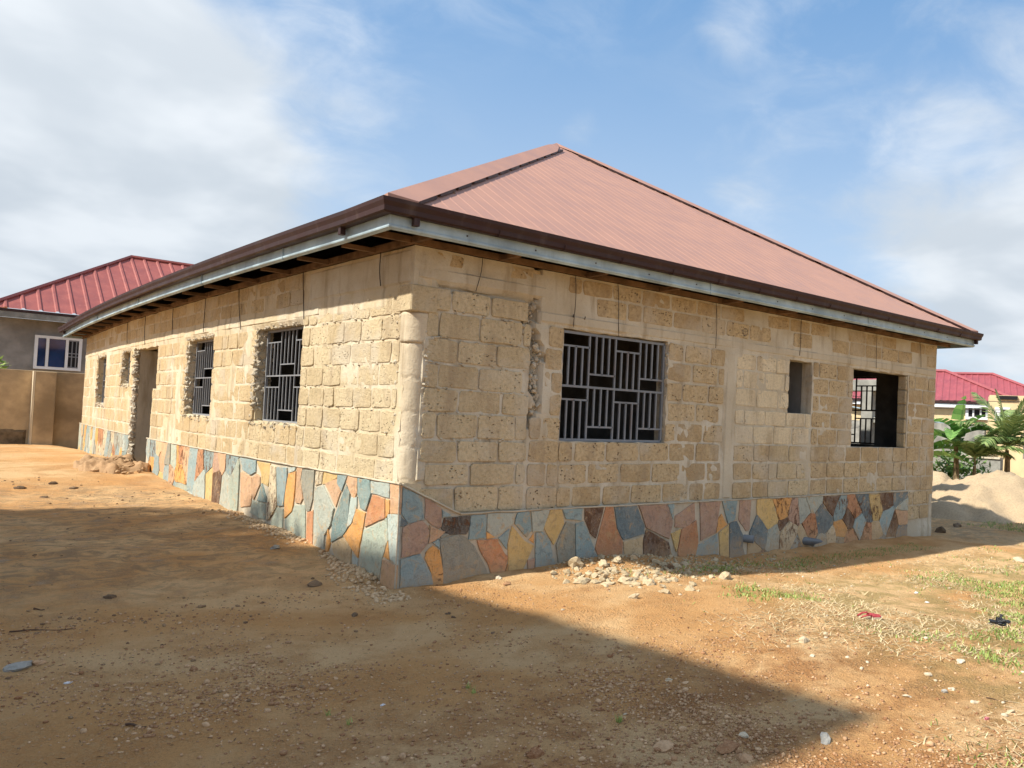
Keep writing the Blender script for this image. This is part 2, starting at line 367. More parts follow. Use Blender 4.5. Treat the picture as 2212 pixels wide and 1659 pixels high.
M_TAND = simple('coarse_footing', (.19, .135, .08), .95, var=.45, scale=5, bs=.9)
M_BEIGE = simple('beige_wall', (.68, .54, .33), .9, var=.12, scale=1.5)
M_WHITE = simple('white_frame', (.72, .75, .78), .4, var=.05, scale=3, bs=.02, spec=.5)
M_GLASS = simple('blue_glass', (.012, .035, .11), .08, var=.5, scale=1.3, bs=.0, spec=.9)
M_DARK = simple('dark_opening', (.01, .01, .012), .6)
M_CONC2 = simple('weathered_concrete', (.27, .27, .25), .95, var=.35, scale=2.5, bs=.4)
M_CLAY = rock_mat('clay_heap', (.34, .21, .115), (.44, .29, .165), .9)
M_SAND = rock_mat('pale_sand', (.40, .30, .19), (.48, .37, .245), 1.)
M_TRUNK = simple('plant_stem', (.22, .16, .09), .95, var=.5, scale=8)
def leaf_mat(name, c1, c2, tr=.25):
    m, nt, b = mat(name, .5, 0, .45); P = coord(nt); r = attr(nt, 'rnd').outputs['Fac']
    n = noise(nt, P, 5, 4, .6)
    c = mixc(nt, mrange(nt, mth(nt, 'ADD', mth(nt, 'MULTIPLY', n, .6), mth(nt, 'MULTIPLY', r, .5)), .25, .8), c1, c2)
    nt.links.new(c, b.inputs['Base Color'])
    t = nt.nodes.new('ShaderNodeBsdfTranslucent'); nt.links.new(c, t.inputs[0]); mx = nt.nodes.new('ShaderNodeMixShader'); mx.inputs[0].default_value = tr
    nt.links.new(b.outputs[0], mx.inputs[1]); nt.links.new(t.outputs[0], mx.inputs[2]); nt.links.new(mx.outputs[0], nt.nodes['Material Output'].inputs[0]); return m
M_BAN = leaf_mat('banana_leaf', (.08, .22, .05), (.26, .46, .12))
M_PALM = leaf_mat('palm_leaf', (.07, .14, .04), (.28, .36, .13), .15)
M_BUSH = leaf_mat('bush_leaf', (.04, .10, .02), (.12, .22, .05))
M_GRASS = leaf_mat('grass_blade', (.20, .32, .07), (.42, .48, .14))
M_STRAW = leaf_mat('dry_straw', (.48, .36, .19), (.74, .60, .36), .1)
M_TWIG = simple('dark_twig', (.10, .06, .04), .9)

# ------------------------------------------------------------------ ground
def axis(lo, hi, step, far_lo, far_hi):
    a = list(np.arange(lo, hi, step)); s = step; x = hi
    while x < far_hi: a.append(x); s *= 1.13; x += s
    a.append(far_hi); s = step; x = lo; b = []
    while x > far_lo: s *= 1.13; x -= s; b.append(max(x, far_lo))
    return np.array(sorted(set(b)) + a)
gx = axis(-5, 9, .05, -400, 700); gy = axis(-7.2, 9, .055, -400, 700)
XX, YY = np.meshgrid(gx, gy, indexing='ij'); ZZ = gh(XX, YY)
nx, ny = XX.shape
me = bpy.data.meshes.new('ground'); me.vertices.add(nx * ny)
me.vertices.foreach_set('co', np.stack([XX, YY, ZZ], -1).reshape(-1).astype(np.float32))
ii, jj = np.meshgrid(np.arange(nx - 1), np.arange(ny - 1), indexing='ij')
q = np.stack([ii * ny + jj, (ii + 1) * ny + jj, (ii + 1) * ny + jj + 1, ii * ny + jj + 1], -1).reshape(-1)
nf = (nx - 1) * (ny - 1); me.loops.add(nf * 4); me.loops.foreach_set('vertex_index', q.astype(np.int32))
me.polygons.add(nf); me.polygons.foreach_set('loop_start', np.arange(0, nf * 4, 4, dtype=np.int32))
me.polygons.foreach_set('use_smooth', np.ones(nf, bool)); me.update(calc_edges=True); me.materials.append(M_GROUND)
go = bpy.data.objects.new('ground', me); COL.objects.link(go); go['kind'] = 'structure'

# ------------------------------------------------------------------ THE HOUSE
HOUSE = thing('house', 'unfinished bungalow of tan blocks with brown hipped roof and crazy paving plinth', 'house', (0, 0, 0))
def RT(a, z, d): return (a, -d, z)            # right (front) face: a = x
def LT(a, z, d): return (-d, a, z)            # left (side) face: a = y
W1 = (1.86, 3.52, -.268, 1.045); WS = (6.045, 6.61, .222, 1.03); W3 = (7.727, 9.46, -.269, 1.035)
OPR = [W1, WS, W3]; CORN = (-.01, .12, -.72, 1.0)
LW1 = (2.75, 4.34, -.215, 1.03); LW2 = (6.33, 7.81, -.205, 1.03); LW3 = (12.6, 13.55, .335, 1.03); LW4 = (15.82, 17.25, -.12, 1.03)
DOOR = (10.25, 11.93, -2.2, 1.03); DOORU = (9.95, 10.25, .22, 1.03)
OPL = [LW1, LW2, DOOR, DOORU, LW3, LW4]
OPE = [(1.16, 2.7, -.26, 1.09)]               # opening of the far side wall, seen through the window
CRACK = lambda z: 1.47 + .06 * math.sin(z * 4.1) + .04 * math.sin(z * 11)     # x of the crack
def crackw(z): return np.interp(z, [-.15, .1, .5, .9, 1.15, 1.3], [0., .05, .07, .09, .08, .02])

def cuts(lo, hi, step, extra):
    pts = sorted(set([round(lo, 4), round(hi, 4)] + [round(e, 4) for e in extra if lo < e < hi])); out = []
    for a, b in zip(pts[:-1], pts[1:]):
        n = max(1, int(round((b - a) / step))); out += [a + (b - a) * k / n for k in range(n)]
    return out + [pts[-1]]
def wall_sheet(mb, T, a0, a1, z0, z1, ops, th, step, depthf, flip, zs=None, jag=.012, inner_step=None):
    """solid wall with openings: outer skin displaced by depthf, jambs and inner skin"""
    A = cuts(a0, a1, step, [o[0] for o in ops] + [o[1] for o in ops]); Z = cuts(z0, z1, step if zs is None else zs, [o[2] for o in ops] + [o[3] for o in ops])
    na, nz = len(A), len(Z)
    solid = np.ones((na - 1, nz - 1), bool)
    for o in ops:
        for i in range(na - 1):
            ca = (A[i] + A[i + 1]) / 2
            if o[0] < ca < o[1]:
                for j in range(nz - 1):
                    if o[2] < (Z[j] + Z[j + 1]) / 2 < o[3]: solid[i, j] = False
    AA, ZA = np.meshgrid(np.array(A), np.array(Z), indexing='ij'); DD = depthf(AA, ZA)
    vid = {}
    def vtx(i, j, k):
        key = (i, j, k)
        if key not in vid:
            a, z = A[i], Z[j]; d = DD[i, j] if k == 0 else -th
            nb = [solid[x, y] if (0 <= x < na - 1 and 0 <= y < nz - 1) else True for x in (i - 1, i) for y in (j - 1, j)]
            if not all(nb) and k == 0:
                a += (_perm[i * 7 % 256, j * 13 % 256] - .5) * 2 * jag; z += (_perm[i * 3 % 256, j * 5 % 256] - .5) * 1.4 * jag; d -= .004
            vid[key] = len(mb.v); mb.v.append(T(a, z, d)); mb.a.append(mb.cur); mb.c.append(mb.curc)
        return vid[key]
    def quad(*q): mb.f.append(q if flip else q[::-1])
    for i in range(na - 1):
        for j in range(nz - 1):
            if not solid[i, j]: continue
            quad(vtx(i, j, 0), vtx(i, j + 1, 0), vtx(i + 1, j + 1, 0), vtx(i + 1, j, 0))
            quad(vtx(i, j, 1), vtx(i + 1, j, 1), vtx(i + 1, j + 1, 1), vtx(i, j + 1, 1))
            for (di, dj, p, q2) in ((-1, 0, (i, j), (i, j + 1)), (1, 0, (i + 1, j + 1), (i + 1, j)), (0, -1, (i + 1, j), (i, j)), (0, 1, (i, j + 1), (i + 1, j + 1))):
                x, y = i + di, j + dj
                if 0 <= x < na - 1 and 0 <= y < nz - 1 and solid[x, y]: continue
                quad(vtx(*p, 0), vtx(*p, 1), vtx(*q2, 1), vtx(*q2, 0))
def depth_r(A, Z):
    d = -.003 + .020 * fbm(A, Z, 4, 2.6) + .012 * fbm(A + 9, Z, 3, 12)
    near = sst(1.5 - A, 0, .15); d = d - .008 * near * (Z < 1.29)
    d = d + .006 * sst(fbm(A + 31, Z, 3, 1.1), .0, .3)                     # smears over the blocks
    cr = np.vectorize(CRACK)(Z); cw = np.interp(Z, [-.15, .1, .5, .9, 1.15, 1.3], [0., .05, .07, .09, .08, .02])
    d = np.where((np.abs(A - cr) < cw), -.10, d)
    d = np.where((Z > 1.27) & (Z < 1.33) & (A > .25) & (A < 1.55), -.06, d)
    d = np.where((Z > 1.06) & (A > 1.5), np.maximum(d, .002 + .008 * fbm(A, Z, 3, 5)), d) * 1.0
    return d
def depth_l(A, Z):
    d = -.002 + .015 * fbm(A, Z + 40, 4, 2.4) + .008 * fbm(A + 9, Z + 40, 3, 13)
    d = d - .003 * sst(2.7 - A, 0, .2)
    d = d + .006 * sst(fbm(A + 71, Z, 3, .9), .0, .3)
    for (a0, a1, z0, z1) in (LW1, LW2, LW3, LW4):                          # broken margins round the windows
        near = (A > a0 - .02) & (A < a1 + .16) & (Z > z0 - .12) & (Z < z1 + .02)
        d = np.where(near, d - .012 - .02 * np.abs(fbm(A, Z, 3, 9)), d)
    d = np.where((Z > 1.04) & (Z < 1.25), np.maximum(d, .004 + .010 * fbm(A, Z, 3, 4)), d)
    return d
TH = .2
mb = MB(); wall_sheet(mb, RT, 0, LX, -2.2, ZT, OPR + [CORN], TH, .065, depth_r, False)
WALLR = mb.build('front_wall', M_MORT, HOUSE)
mb = MB(); wall_sheet(mb, LT, 0, MY, -2.2, ZT, OPL + [CORN], TH, .075, depth_l, True, zs=.065, jag=.022)
WALLL = mb.build('side_wall', M_MORTL, HOUSE, wp=True, label='sunlit long side wall with four barred windows and a broken doorway')
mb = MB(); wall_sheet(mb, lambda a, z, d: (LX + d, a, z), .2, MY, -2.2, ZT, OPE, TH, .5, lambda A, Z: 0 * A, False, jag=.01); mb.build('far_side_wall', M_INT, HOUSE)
mb = MB(); wall_sheet(mb, lambda a, z, d: (a, MY + d, z), .0, LX, -2.2, ZT, [], TH, .5, lambda A, Z: 0 * A, True); mb.build('back_wall', M_MORT, HOUSE)
mb = MB()
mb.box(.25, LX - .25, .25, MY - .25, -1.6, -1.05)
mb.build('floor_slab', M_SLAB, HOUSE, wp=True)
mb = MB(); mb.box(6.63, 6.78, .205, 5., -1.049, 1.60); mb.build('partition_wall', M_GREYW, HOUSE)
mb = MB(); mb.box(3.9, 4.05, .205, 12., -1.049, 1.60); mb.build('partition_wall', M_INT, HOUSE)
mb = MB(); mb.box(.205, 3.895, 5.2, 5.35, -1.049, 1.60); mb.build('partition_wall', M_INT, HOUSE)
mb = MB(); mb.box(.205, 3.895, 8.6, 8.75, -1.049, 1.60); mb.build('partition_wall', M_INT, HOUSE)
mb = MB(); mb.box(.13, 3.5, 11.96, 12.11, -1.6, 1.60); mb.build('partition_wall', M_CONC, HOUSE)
mb = MB(); mb.box(7.0, 10.2, 3.9, 4.05, -1.049, 1.60); 
mb = MB()
for k in range(11):                            # ceiling joists board
    pass
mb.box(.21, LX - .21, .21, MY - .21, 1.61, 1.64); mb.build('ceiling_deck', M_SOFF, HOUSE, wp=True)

# --- plates: blocks and stones
def plate(mb, poly, T, d0, d1, bev, ccw, dome=.0):
    n = len(poly); ca = sum(p[0] for p in poly) / n; cz = sum(p[1] for p in poly) / n
    vs = [T(a, z, d0) for a, z in poly] + [T(a, z, d1 - bev * .8) for a, z in poly]
    for a, z in poly:
        r = math.hypot(a - ca, z - cz) + 1e-6; k = max(.3, 1 - bev * 1.5 / r); vs.append(T(ca + (a - ca) * k, cz + (z - cz) * k, d1))
    vs.append(T(ca, cz, d1 + dome)); fs = []
    for i in range(n):
        j = (i + 1) % n
        for q in ((i, j, n + j, n + i), (n + i, n + j, 2 * n + j, 2 * n + i)): fs.append(q if ccw else q[::-1])
        t = (2 * n + i, 2 * n + j, 3 * n); fs.append(t if ccw else t[::-1])
    mb.add(vs, fs)
def rough_rect(a0, a1, z0, z1, j, r=.02):
    """rounded rectangle with worn, wandering edges"""
    out = []; w, h = a1 - a0, z1 - z0; r = min(r, w * .3, h * .3)
    def P(a, z): out.append((a + random.uniform(-j, j), z + random.uniform(-j, j)))
    P(a0 + r, z0)
    if w > .2: P(a0 + w * random.uniform(.4, .6), z0)
    P(a1 - r, z0); P(a1, z0 + r)
    P(a1, z0 + h * random.uniform(.4, .6)); P(a1, z1 - r); P(a1 - r, z1)
    if w > .2: P(a0 + w * random.uniform(.4, .6), z1)
    P(a0 + r, z1); P(a0, z1 - r); P(a0, z0 + h * random.uniform(.4, .6)); P(a0, z0 + r)
    return out
BEDS = [-2.1, -1.83, -1.567, -1.304, -1.041, -.778, -.515, -.252, .012, .275, .538, .80, 1.055]
blocks = []      # (face, poly, front depth, bevel, rnd, material key, apparent size)
def clip_iv(a0, a1, z0, z1, ops):
    segs = [(a0, a1)]; za, zb = z0, z1
    for o in ops:
        if o[2] < z1 - .03 and o[3] > z0 + .03:
            ov = min(z1, o[3]) - max(z0, o[2])
            if ov < .10 and o[3] > z1 and o[0] < a1 and o[1] > a0: zb = min(zb, o[2] - .015); continue
            ns = []
            for s in segs:
                if s[1] <= o[0] or s[0] >= o[1]: ns.append(s)
                else:
                    if s[0] < o[0]: ns.append((s[0], o[0] - .006))
                    if s[1] > o[1]: ns.append((o[1] + .012, s[1]))
            segs = ns
    return [(s[0], s[1], za, zb) for s in segs if s[1] - s[0] > .07 and zb - za > .06]
def lay(face, a0, a1, beds, ops, mk, joint=.03, wid=(.45, .53), dep=(.003, .008), bev=.0045, jit=.007, skip=.0, phase=0., row_off=0):
    for k, (z0, z1) in enumerate(zip(beds[:-1], beds[1:])):
        a = a0 - ((k + row_off) % 2) * .25 - phase - random.uniform(0, .06)
        dz = random.uniform(-.004, .004)
        while a < a1:
            w = random.uniform(*wid)
            if random.random() < .07: w *= .55
            j = joint * random.uniform(.7, 1.25)
            s0, s1 = max(a + j / 2, a0 + .004), min(a + w - j / 2, a1 - .004)
            if s1 - s0 > .06 and random.random() >= skip:
                for (p, q, za, zb) in clip_iv(s0, s1, z0 + joint / 2 + dz, z1 - joint / 2 + dz, ops):
                    blocks.append((face, rough_rect(p, q, za, zb, jit), random.uniform(*dep), bev, random.random(), mk))
            a += w
# front face zones
NB = [-1.03, -.752, -.51, -.272, .006, .252, .51, .765, 1.045, 1.287]
lay('R', .17, 1.42, NB[:-1], OPR + [(CRACK(.6) - .03, 1.62, .1, 1.3)], 'p', .026, (.44, .56), (.000, .011), .005, .008, phase=.1)
lay('R', .10, 1.40, NB[-2:], OPR, 'p', .030, (.44, .56), (.004, .014), .005, .008, phase=.12)
lay('R', 1.45, 1.86, BEDS[4:], OPR + [(1.3, 1.61, .05, 1.3)], 'b', .028, dep=(.005, .011))
lay('R', 1.865, 4.60, BEDS[4:], OPR, 'b', .040, dep=(.006, .012), row_off=1)
lay('R', 4.86, 6.05, [.275, .538, .80, 1.035], OPR, 'q', .024, (.42, .5), (.001, .008), .005, .007)
lay('R', 4.86, 6.60, [-.252, .012, .235], OPR, 'q', .024, (.42, .5), (.001, .008), .005, .007)
lay('R', 4.86, 5.62, BEDS[4:8], OPR, 'b', .036, dep=(.006, .012))
lay('R', 5.62, 6.62, BEDS[4:8], OPR, 'p', .032, dep=(.008, .016))
lay('R', 6.64, 9.47, BEDS[4:], OPR, 'b', .034, dep=(.005, .011))
lay('R', 9.49, 10.43, BEDS[2:], OPR, 'b', .03, dep=(.005, .012))
lay('R', 1.9, 10.42, [1.225, 1.455, ZT - .01], [], 'b', .03, dep=(.007, .013), skip=.06)
lay('R', .15, 1.9, [1.50, ZT - .01], [], 'b', .03, dep=(-.002, .009), skip=.3)
# side face zones
LB = [-.74, -.49, -.235, .012, .25, .49, .735, .985, 1.19]
lay('L', .21, 2.72, LB, OPL, 'p', .028, (.43, .52), (.000, .009), .005, .008, phase=.05)
LB2 = [-.742, -.49, -.225, .03, .285, .54, .795, 1.04]
for (p, q) in ((2.75, 10.24), (11.95, MY - .04)):
    lay('L', p, q, LB2, OPL, 'l', .030, dep=(.001, .007), jit=.006)
lay('L', 2.75, MY - .05, [1.26, 1.465, ZT - .01], [], 'l', .026, (.44, .5), dep=(.002, .008), skip=.1)
mats = {'q': M_BLOCKP, 'p': M_BLOCK2, 'b': M_BLOCK, 'l': M_BLOCKL}
def emit(face, limit):
    """the blocks that show largest are objects of their own, the rest one joined part"""
    bl = [b for b in blocks if b[0] == face]
    def score(b):
        c = b[1][0]; P_ = Vector((c[0], 0, c[1])) if face == 'R' else Vector((0, c[0], c[1]))
        dd = (P_ - CAM); ar = (max(p[0] for p in b[1]) - min(p[0] for p in b[1])) * (max(p[1] for p in b[1]) - min(p[1] for p in b[1]))
        nrm = abs(dd.y if face == 'R' else dd.x) / dd.length
        return -ar * nrm / dd.length ** 2
    bl.sort(key=score)
    T = RT if face == 'R' else LT; par = WALLR if face == 'R' else WALLL
    rest = {}
    for i, (f, poly, d1, bev, rn, mk) in enumerate(bl):
        m = MB() if i < limit else rest.setdefault(mk, MB())
        m.cur = rn; plate(m, poly, T, -.03, d1, bev, face == 'R', random.uniform(-.001, .003))
        if i < limit: m.build('block', mats[mk], par, wp=(face == 'L'))
    for mk, m in rest.items(): m.build('block', mats[mk], par, wp=(face == 'L'), kind='stuff')
emit('R', 290); emit('L', 290)

# --- rough surfaces (lintels, posts, column, jambs)
def rocky(mb, T, a0, a1, z0, z1, d, amp, step, ccw, back=-.03, freq=6., ragged=.0):
    na = max(2, int((a1 - a0) / step)); nz = max(2, int((z1 - z0) / step)); seed = random.uniform(0, 90)
    A, Z = np.meshgrid(np.linspace(a0, a1, na + 1), np.linspace(z0, z1, nz + 1), indexing='ij')
    D = d + amp * 2 * fbm(A + seed, Z, 4, freq)
    D[0, :] = back; D[-1, :] = back; D[:, 0] = back; D[:, -1] = back
    if ragged:
        Z = Z + ragged * 2 * fbm(A + seed, A * 0, 3, 4.)[...] * ((Z < z0 + .02) * 1. + (Z > z1 - .02) * 1.)
    vs = [T(float(A[i, j]), float(Z[i, j]), float(D[i, j])) for i in range(na + 1) for j in range(nz + 1)]
    fs = []
    for i in range(na):
        for j in range(nz):
            q = (i * (nz + 1) + j, (i + 1) * (nz + 1) + j, (i + 1) * (nz + 1) + j + 1, i * (nz + 1) + j + 1); fs.append(q if ccw else q[::-1])
    mb.add(vs, fs)
mb = MB(); rocky(mb, RT, 1.5, LX - .01, 1.05, 1.225, .013, .006, .04, True, freq=3, ragged=.02); mb.build('lintel_band', M_CONC, HOUSE)
mb = MB(); rocky(mb, RT, .02, 1.62, 1.318, 1.50, .012, .006, .04, True, freq=3, ragged=.015); mb.build('lintel_band', M_MORT, HOUSE)
mb = MB(); rocky(mb, LT, 2.2, MY - .02, 1.05, 1.25, .012, .009, .05, False, freq=3, ragged=.02); mb.build('lintel_band', M_MORTL, HOUSE, wp=True)
mb = MB(); rocky(mb, LT, .02, 2.6, 1.265, ZT, .010, .006, .05, False, freq=3, ragged=.012); mb.build('lintel_band', M_MORT, HOUSE, wp=True)
mb = MB(); rocky(mb, RT, 4.62, 4.845, -1.04, 1.04, .012, .004, .04, True, freq=4); mb.build('concrete_post', M_CONC, HOUSE)
for (a0, a1, z0, z1) in ((.125, .25, -.7, 1.0), (9.5, 9.53, -1.9, -1.04)):
    mb = MB(); rocky(mb, RT, a0, a1, z0, z1, .004, .016, .02, True, freq=7); mb.build('plaster_strip', M_CONC, HOUSE)
mb = MB(); rocky(mb, RT, 10.28, LX - .005, -2.0, -1.1, .02, .02, .04, True, freq=5); mb.build('broken_footing', M_CONC, HOUSE)
# the rounded plaster column that wraps the corner
def column(z0, z1, r, name, jag=0.):
    mb = MB(); mb.cur = .5; zs = np.linspace(z0, z1, max(3, int((z1 - z0) / .016))); ths = np.linspace(-.6, math.pi / 2 + .6, 22)
    cxx, cyy = .137, .152; vs = []
    for i, z in enumerate(zs):
        for k, t in enumerate(ths):
            rr = r + .0016 * float(fbm(np.array(k * .35), np.array(z * 9.), 3, 1.)) * 2 - (.006 if abs((z * 2.9 + .04 * math.sin(k)) % 1 - .5) > .465 else 0)
            if k in (0, len(ths) - 1): rr = r - .05
            if i in (0, len(zs) - 1): rr -= .012
            vs.append((cxx - rr * math.cos(t), cyy - rr * math.sin(t), z))
    n = len(ths); fs = [(i * n + k, i * n + k + 1, (i + 1) * n + k + 1, (i + 1) * n + k) for i in range(len(zs) - 1) for k in range(n - 1)]
    vs += [(cxx, cyy, z0), (cxx, cyy, z1)]; c0, c1 = len(vs) - 2, len(vs) - 1
    fs += [(c0, k + 1, k) for k in range(n - 1)]; b = (len(zs) - 1) * n; fs += [(c1, b + k, b + k + 1) for k in range(n - 1)]
    mb.add(vs, fs); return mb.build(name, M_COL, HOUSE, smooth=True)
column(-.725, .70, .143, 'corner_column'); column(.692, 1.003, .160, 'corner_column')
mb = MB(); mb.cur = .3; mb.box(-.022, .27, -.022, .30, 1.005, 1.275, .012); mb.build('corner_block', M_BLOCK2, HOUSE)
# mortar lumps beside the column and in the joints
def rockmesh(mb, c, s, seed=None, sub=1, flat=1.):
    bm = bmesh.new(); bmesh.ops.create_icosphere(bm, subdivisions=sub, radius=1); k = random.uniform(0, 200)
    rx, ry, rz = (random.uniform(.7, 1.2) for _ in range(3)); M = Matrix.Rotation(random.uniform(0, 6.28), 3, Vector((random.random(), random.random(), random.random() + .01)).normalized())
    for v in bm.verts:
        p = v.co.copy(); q = Vector((round(p.x * 1.7) / 1.7, round(p.y * 1.7) / 1.7, round(p.z * 1.7) / 1.7)); p = p.lerp(q, .45)
        p *= 1 + .22 * math.sin(p.x * 3 + k) + .16 * math.sin(p.y * 4.3 + k * 2.1) + random.uniform(-.08, .08)
        p = M @ Vector((p.x * rx, p.y * ry, p.z * rz)); v.co = Vector(c) + Vector((p.x * s, p.y * s, p.z * s * flat))
    mb.bm(bm)
mb = MB()
for i in range(170):
    z = random.uniform(.02, 1.27); w = float(crackw(z)); mb.cur = random.random()
    rockmesh(mb, (CRACK(z) + random.uniform(-w, w * .6), random.uniform(.01, .07), z), random.choice((.010, .014, .02, .034)) * random.uniform(.8, 1.2))
mb.build('crack_rubble', M_CONCD, HOUSE, kind='stuff')
mb = MB()
for i in range(46):
    z = random.gauss(.45, .3); mb.cur = random.random(); rockmesh(mb, (.16 + random.uniform(0, .07), random.uniform(.0, .02), z), random.uniform(.010, .032), flat=.8)
for i in range(60):
    z = random.uniform(-.2, 1.0); mb.cur = random.random(); rockmesh(mb, (random.uniform(-.006, .01), .215 + random.uniform(0, .06), z), random.uniform(.008, .026))
mb.build('mortar_lump', M_CONC, HOUSE, kind='stuff')
mb = MB()
for i in range(60):        # smeared mortar in the wide joints near the corner
    k = random.choice(NB[3:9]); mb.cur = random.random(); rockmesh(mb, (random.uniform(.2, 1.4), .002, k + random.uniform(-.012, .012)), random.uniform(.010, .030), flat=.55)
for i in range(70):
    k = random.choice(LB[2:9]); mb.cur = random.random(); rockmesh(mb, (.002, random.uniform(.25, 2.7), k + random.uniform(-.012, .012)), random.uniform(.010, .028), flat=.55)
mb.build('mortar_lump', M_CONC, HOUSE, wp=True, kind='stuff')
# rough broken jambs of the side windows and the doorway
def jamb(y, z0, z1, n, s=(.02, .05), x1=.19, name='broken_jamb', m=M_CONCD):
    mb = MB()
    for i in range(n):
        mb.cur = random.random(); rockmesh(mb, (random.uniform(.0, x1), y + random.uniform(.0, .05), random.uniform(z0, z1)), random.uniform(*s))
    for i in range(n // 3):
        mb.cur = random.random(); rockmesh(mb, (random.uniform(.0, .012), y + random.uniform(.0, .13), random.uniform(z0 - .05, z1)), random.uniform(s[0] * .5, s[1] * .6))
    return mb.build(name, m, HOUSE, wp=True, kind='stuff')
jamb(LW1[1], LW1[2], LW1[3], 150); jamb(LW2[1], LW2[2], LW2[3], 110); jamb(LW3[1], LW3[2], LW3[3], 60); jamb(LW4[1], LW4[2], LW4[3], 80)
jamb(DOOR[1], -1.35, 1.03, 150, (.03, .07), x1=.03)
mb = MB(); mb.box(.06, .9, DOOR[1] - .03, DOOR[1] + .02, -1.4, 1.02); mb.build('plastered_jamb', M_CONC, HOUSE, wp=True)
for o in (LW1, LW2, LW3, LW4):     # crumbled sills and heads
    mb = MB()
    for i in range(70):
        mb.cur = random.random(); a = random.uniform(o[0] - .08, o[1] + .12)
        zq = o[2] - random.uniform(.01, .09) if i % 3 else o[3] + random.uniform(-.01, .03); rockmesh(mb, (random.uniform(-.004, .03), a, zq), random.uniform(.010, .028))
    mb.build('crumbled_sill', M_CONCD, HOUSE, wp=True, kind='stuff')
mb = MB()
for i in range(60): mb.cur = random.random(); rockmesh(mb, (random.uniform(W1[1] - .01, W1[1] + .03), random.uniform(.0, .12), random.uniform(W1[2], W1[3])), random.uniform(.01, .022))
mb.build('broken_jamb', M_CONC, HOUSE, kind='stuff')
mb = MB()
for i in range(26):
    x = W3[1] - .01; 
for k in range(5):
    mb.cur = .2 + .15 * k; mb.box(W3[1] - .035 - .01 * (k % 2), W3[1] + .006, .02, .185, W3[2] + .01 + k * .26, W3[2] + .245 + k * .26, .012)
mb.build('jamb_block', M_BLOCK2, HOUSE)

mb = MB(); cr_ = Vector((4.96, -.012, 1.33)); cr_.x, cr_.z = 4.99, 1.335
for r_ in (.055, .042): mb.tube([(cr_.x + r_ * math.cos(t_), -.012, cr_.z + r_ * math.sin(t_)) for t_ in np.linspace(0, 6.1, 18)], .004, 4)
mb.tube([(cr_.x - .04, -.013, cr_.z), (cr_.x + .04, -.013, cr_.z + .005)], .003, 4); mb.tube([(cr_.x, -.013, cr_.z - .045), (cr_.x + .004, -.013, cr_.z + .05)], .003, 4); mb.build('scratched_ring', M_WIRE, HOUSE)
for (x_, z_) in ((1.98, 1.17), (2.15, 1.165)): mb = MB(); mb.tube([(x_, .0, z_), (x_ - .03, -.05, z_ + .035)], .006, 5); mb.build('bent_nail', M_WIRE, HOUSE)
# --- grilles
def grille(T, a0, a1, z0, z1, depth, cols, m, bars=3, mirror=False, fw=.03, th=.022, upside=False):
    g = MB(); w = 1
    def B(p, q, t=th): 
        mm = MB(); mm.bar(T(p[0], p[1], -depth), T(q[0], q[1], -depth), t, t, up=(0, 0, 1)); return mm
    fr = MB()
    for p, q in (((a0, z0), (a1, z0)), ((a0, z1), (a1, z1)), ((a0, z0), (a0, z1)), ((a1, z0), (a1, z1))): fr.bar(T(p[0], p[1], -depth), T(q[0], q[1], -depth), fw, .03)
    G = fr.build('window_grille', m, HOUSE, wp=(T is LT))
    out = []; zm = (z0 + z1) / 2; gap = (z1 - z0) * .125
    out.append(((a0, zm), (a1, zm)))
    cw = (a1 - a0) / cols
    for c in range(cols):
        p0 = a0 + c * cw; p1 = p0 + cw
        if c: out.append(((p0, z0), (p0, z1)))
        up = (c % 2 == 0) != upside
        for (lo, hi) in ((z0, zm), (zm, z1)):
            if up: zr = hi - gap; out.append(((p0, zr), (p1, zr))); s0, s1 = lo, zr
            else: zr = lo + gap; out.append(((p0, zr), (p1, zr))); s0, s1 = zr, hi
            for k in range(1, bars + 1):
                a = p0 + cw * k / (bars + 1); out.append(((a, s0), (a, s1)))
    for i, (p, q) in enumerate(out):
        mm = MB(); t = th * (1. if i else 1.2); dd = -depth - .001 * (i % 2); mm.bar(T(p[0], p[1], dd), T(q[0], q[1], dd), t, t); mm.build('bar', m, G, wp=(T is LT))
    return G
grille(RT, W1[0] + .02, W1[1] - .03, W1[2] + .02, W1[3] - .035, .055, 4, M_BAR)
for o, c, b in ((LW1, 3, 4), (LW2, 3, 4), (LW3, 2, 3), (LW4, 3, 4)):
    grille(LT, o[0] + .01, o[1] - .05, o[2] + .01, o[3] - .02, .13, c, M_BARL, 3, th=.015)
grille(lambda a, z, d: (LX + d, a, z), OPE[0][0] + .02, OPE[0][1] - .02, OPE[0][2] + .02, OPE[0][3] - .02, .1, 3, M_WIRE, 3, th=.024)

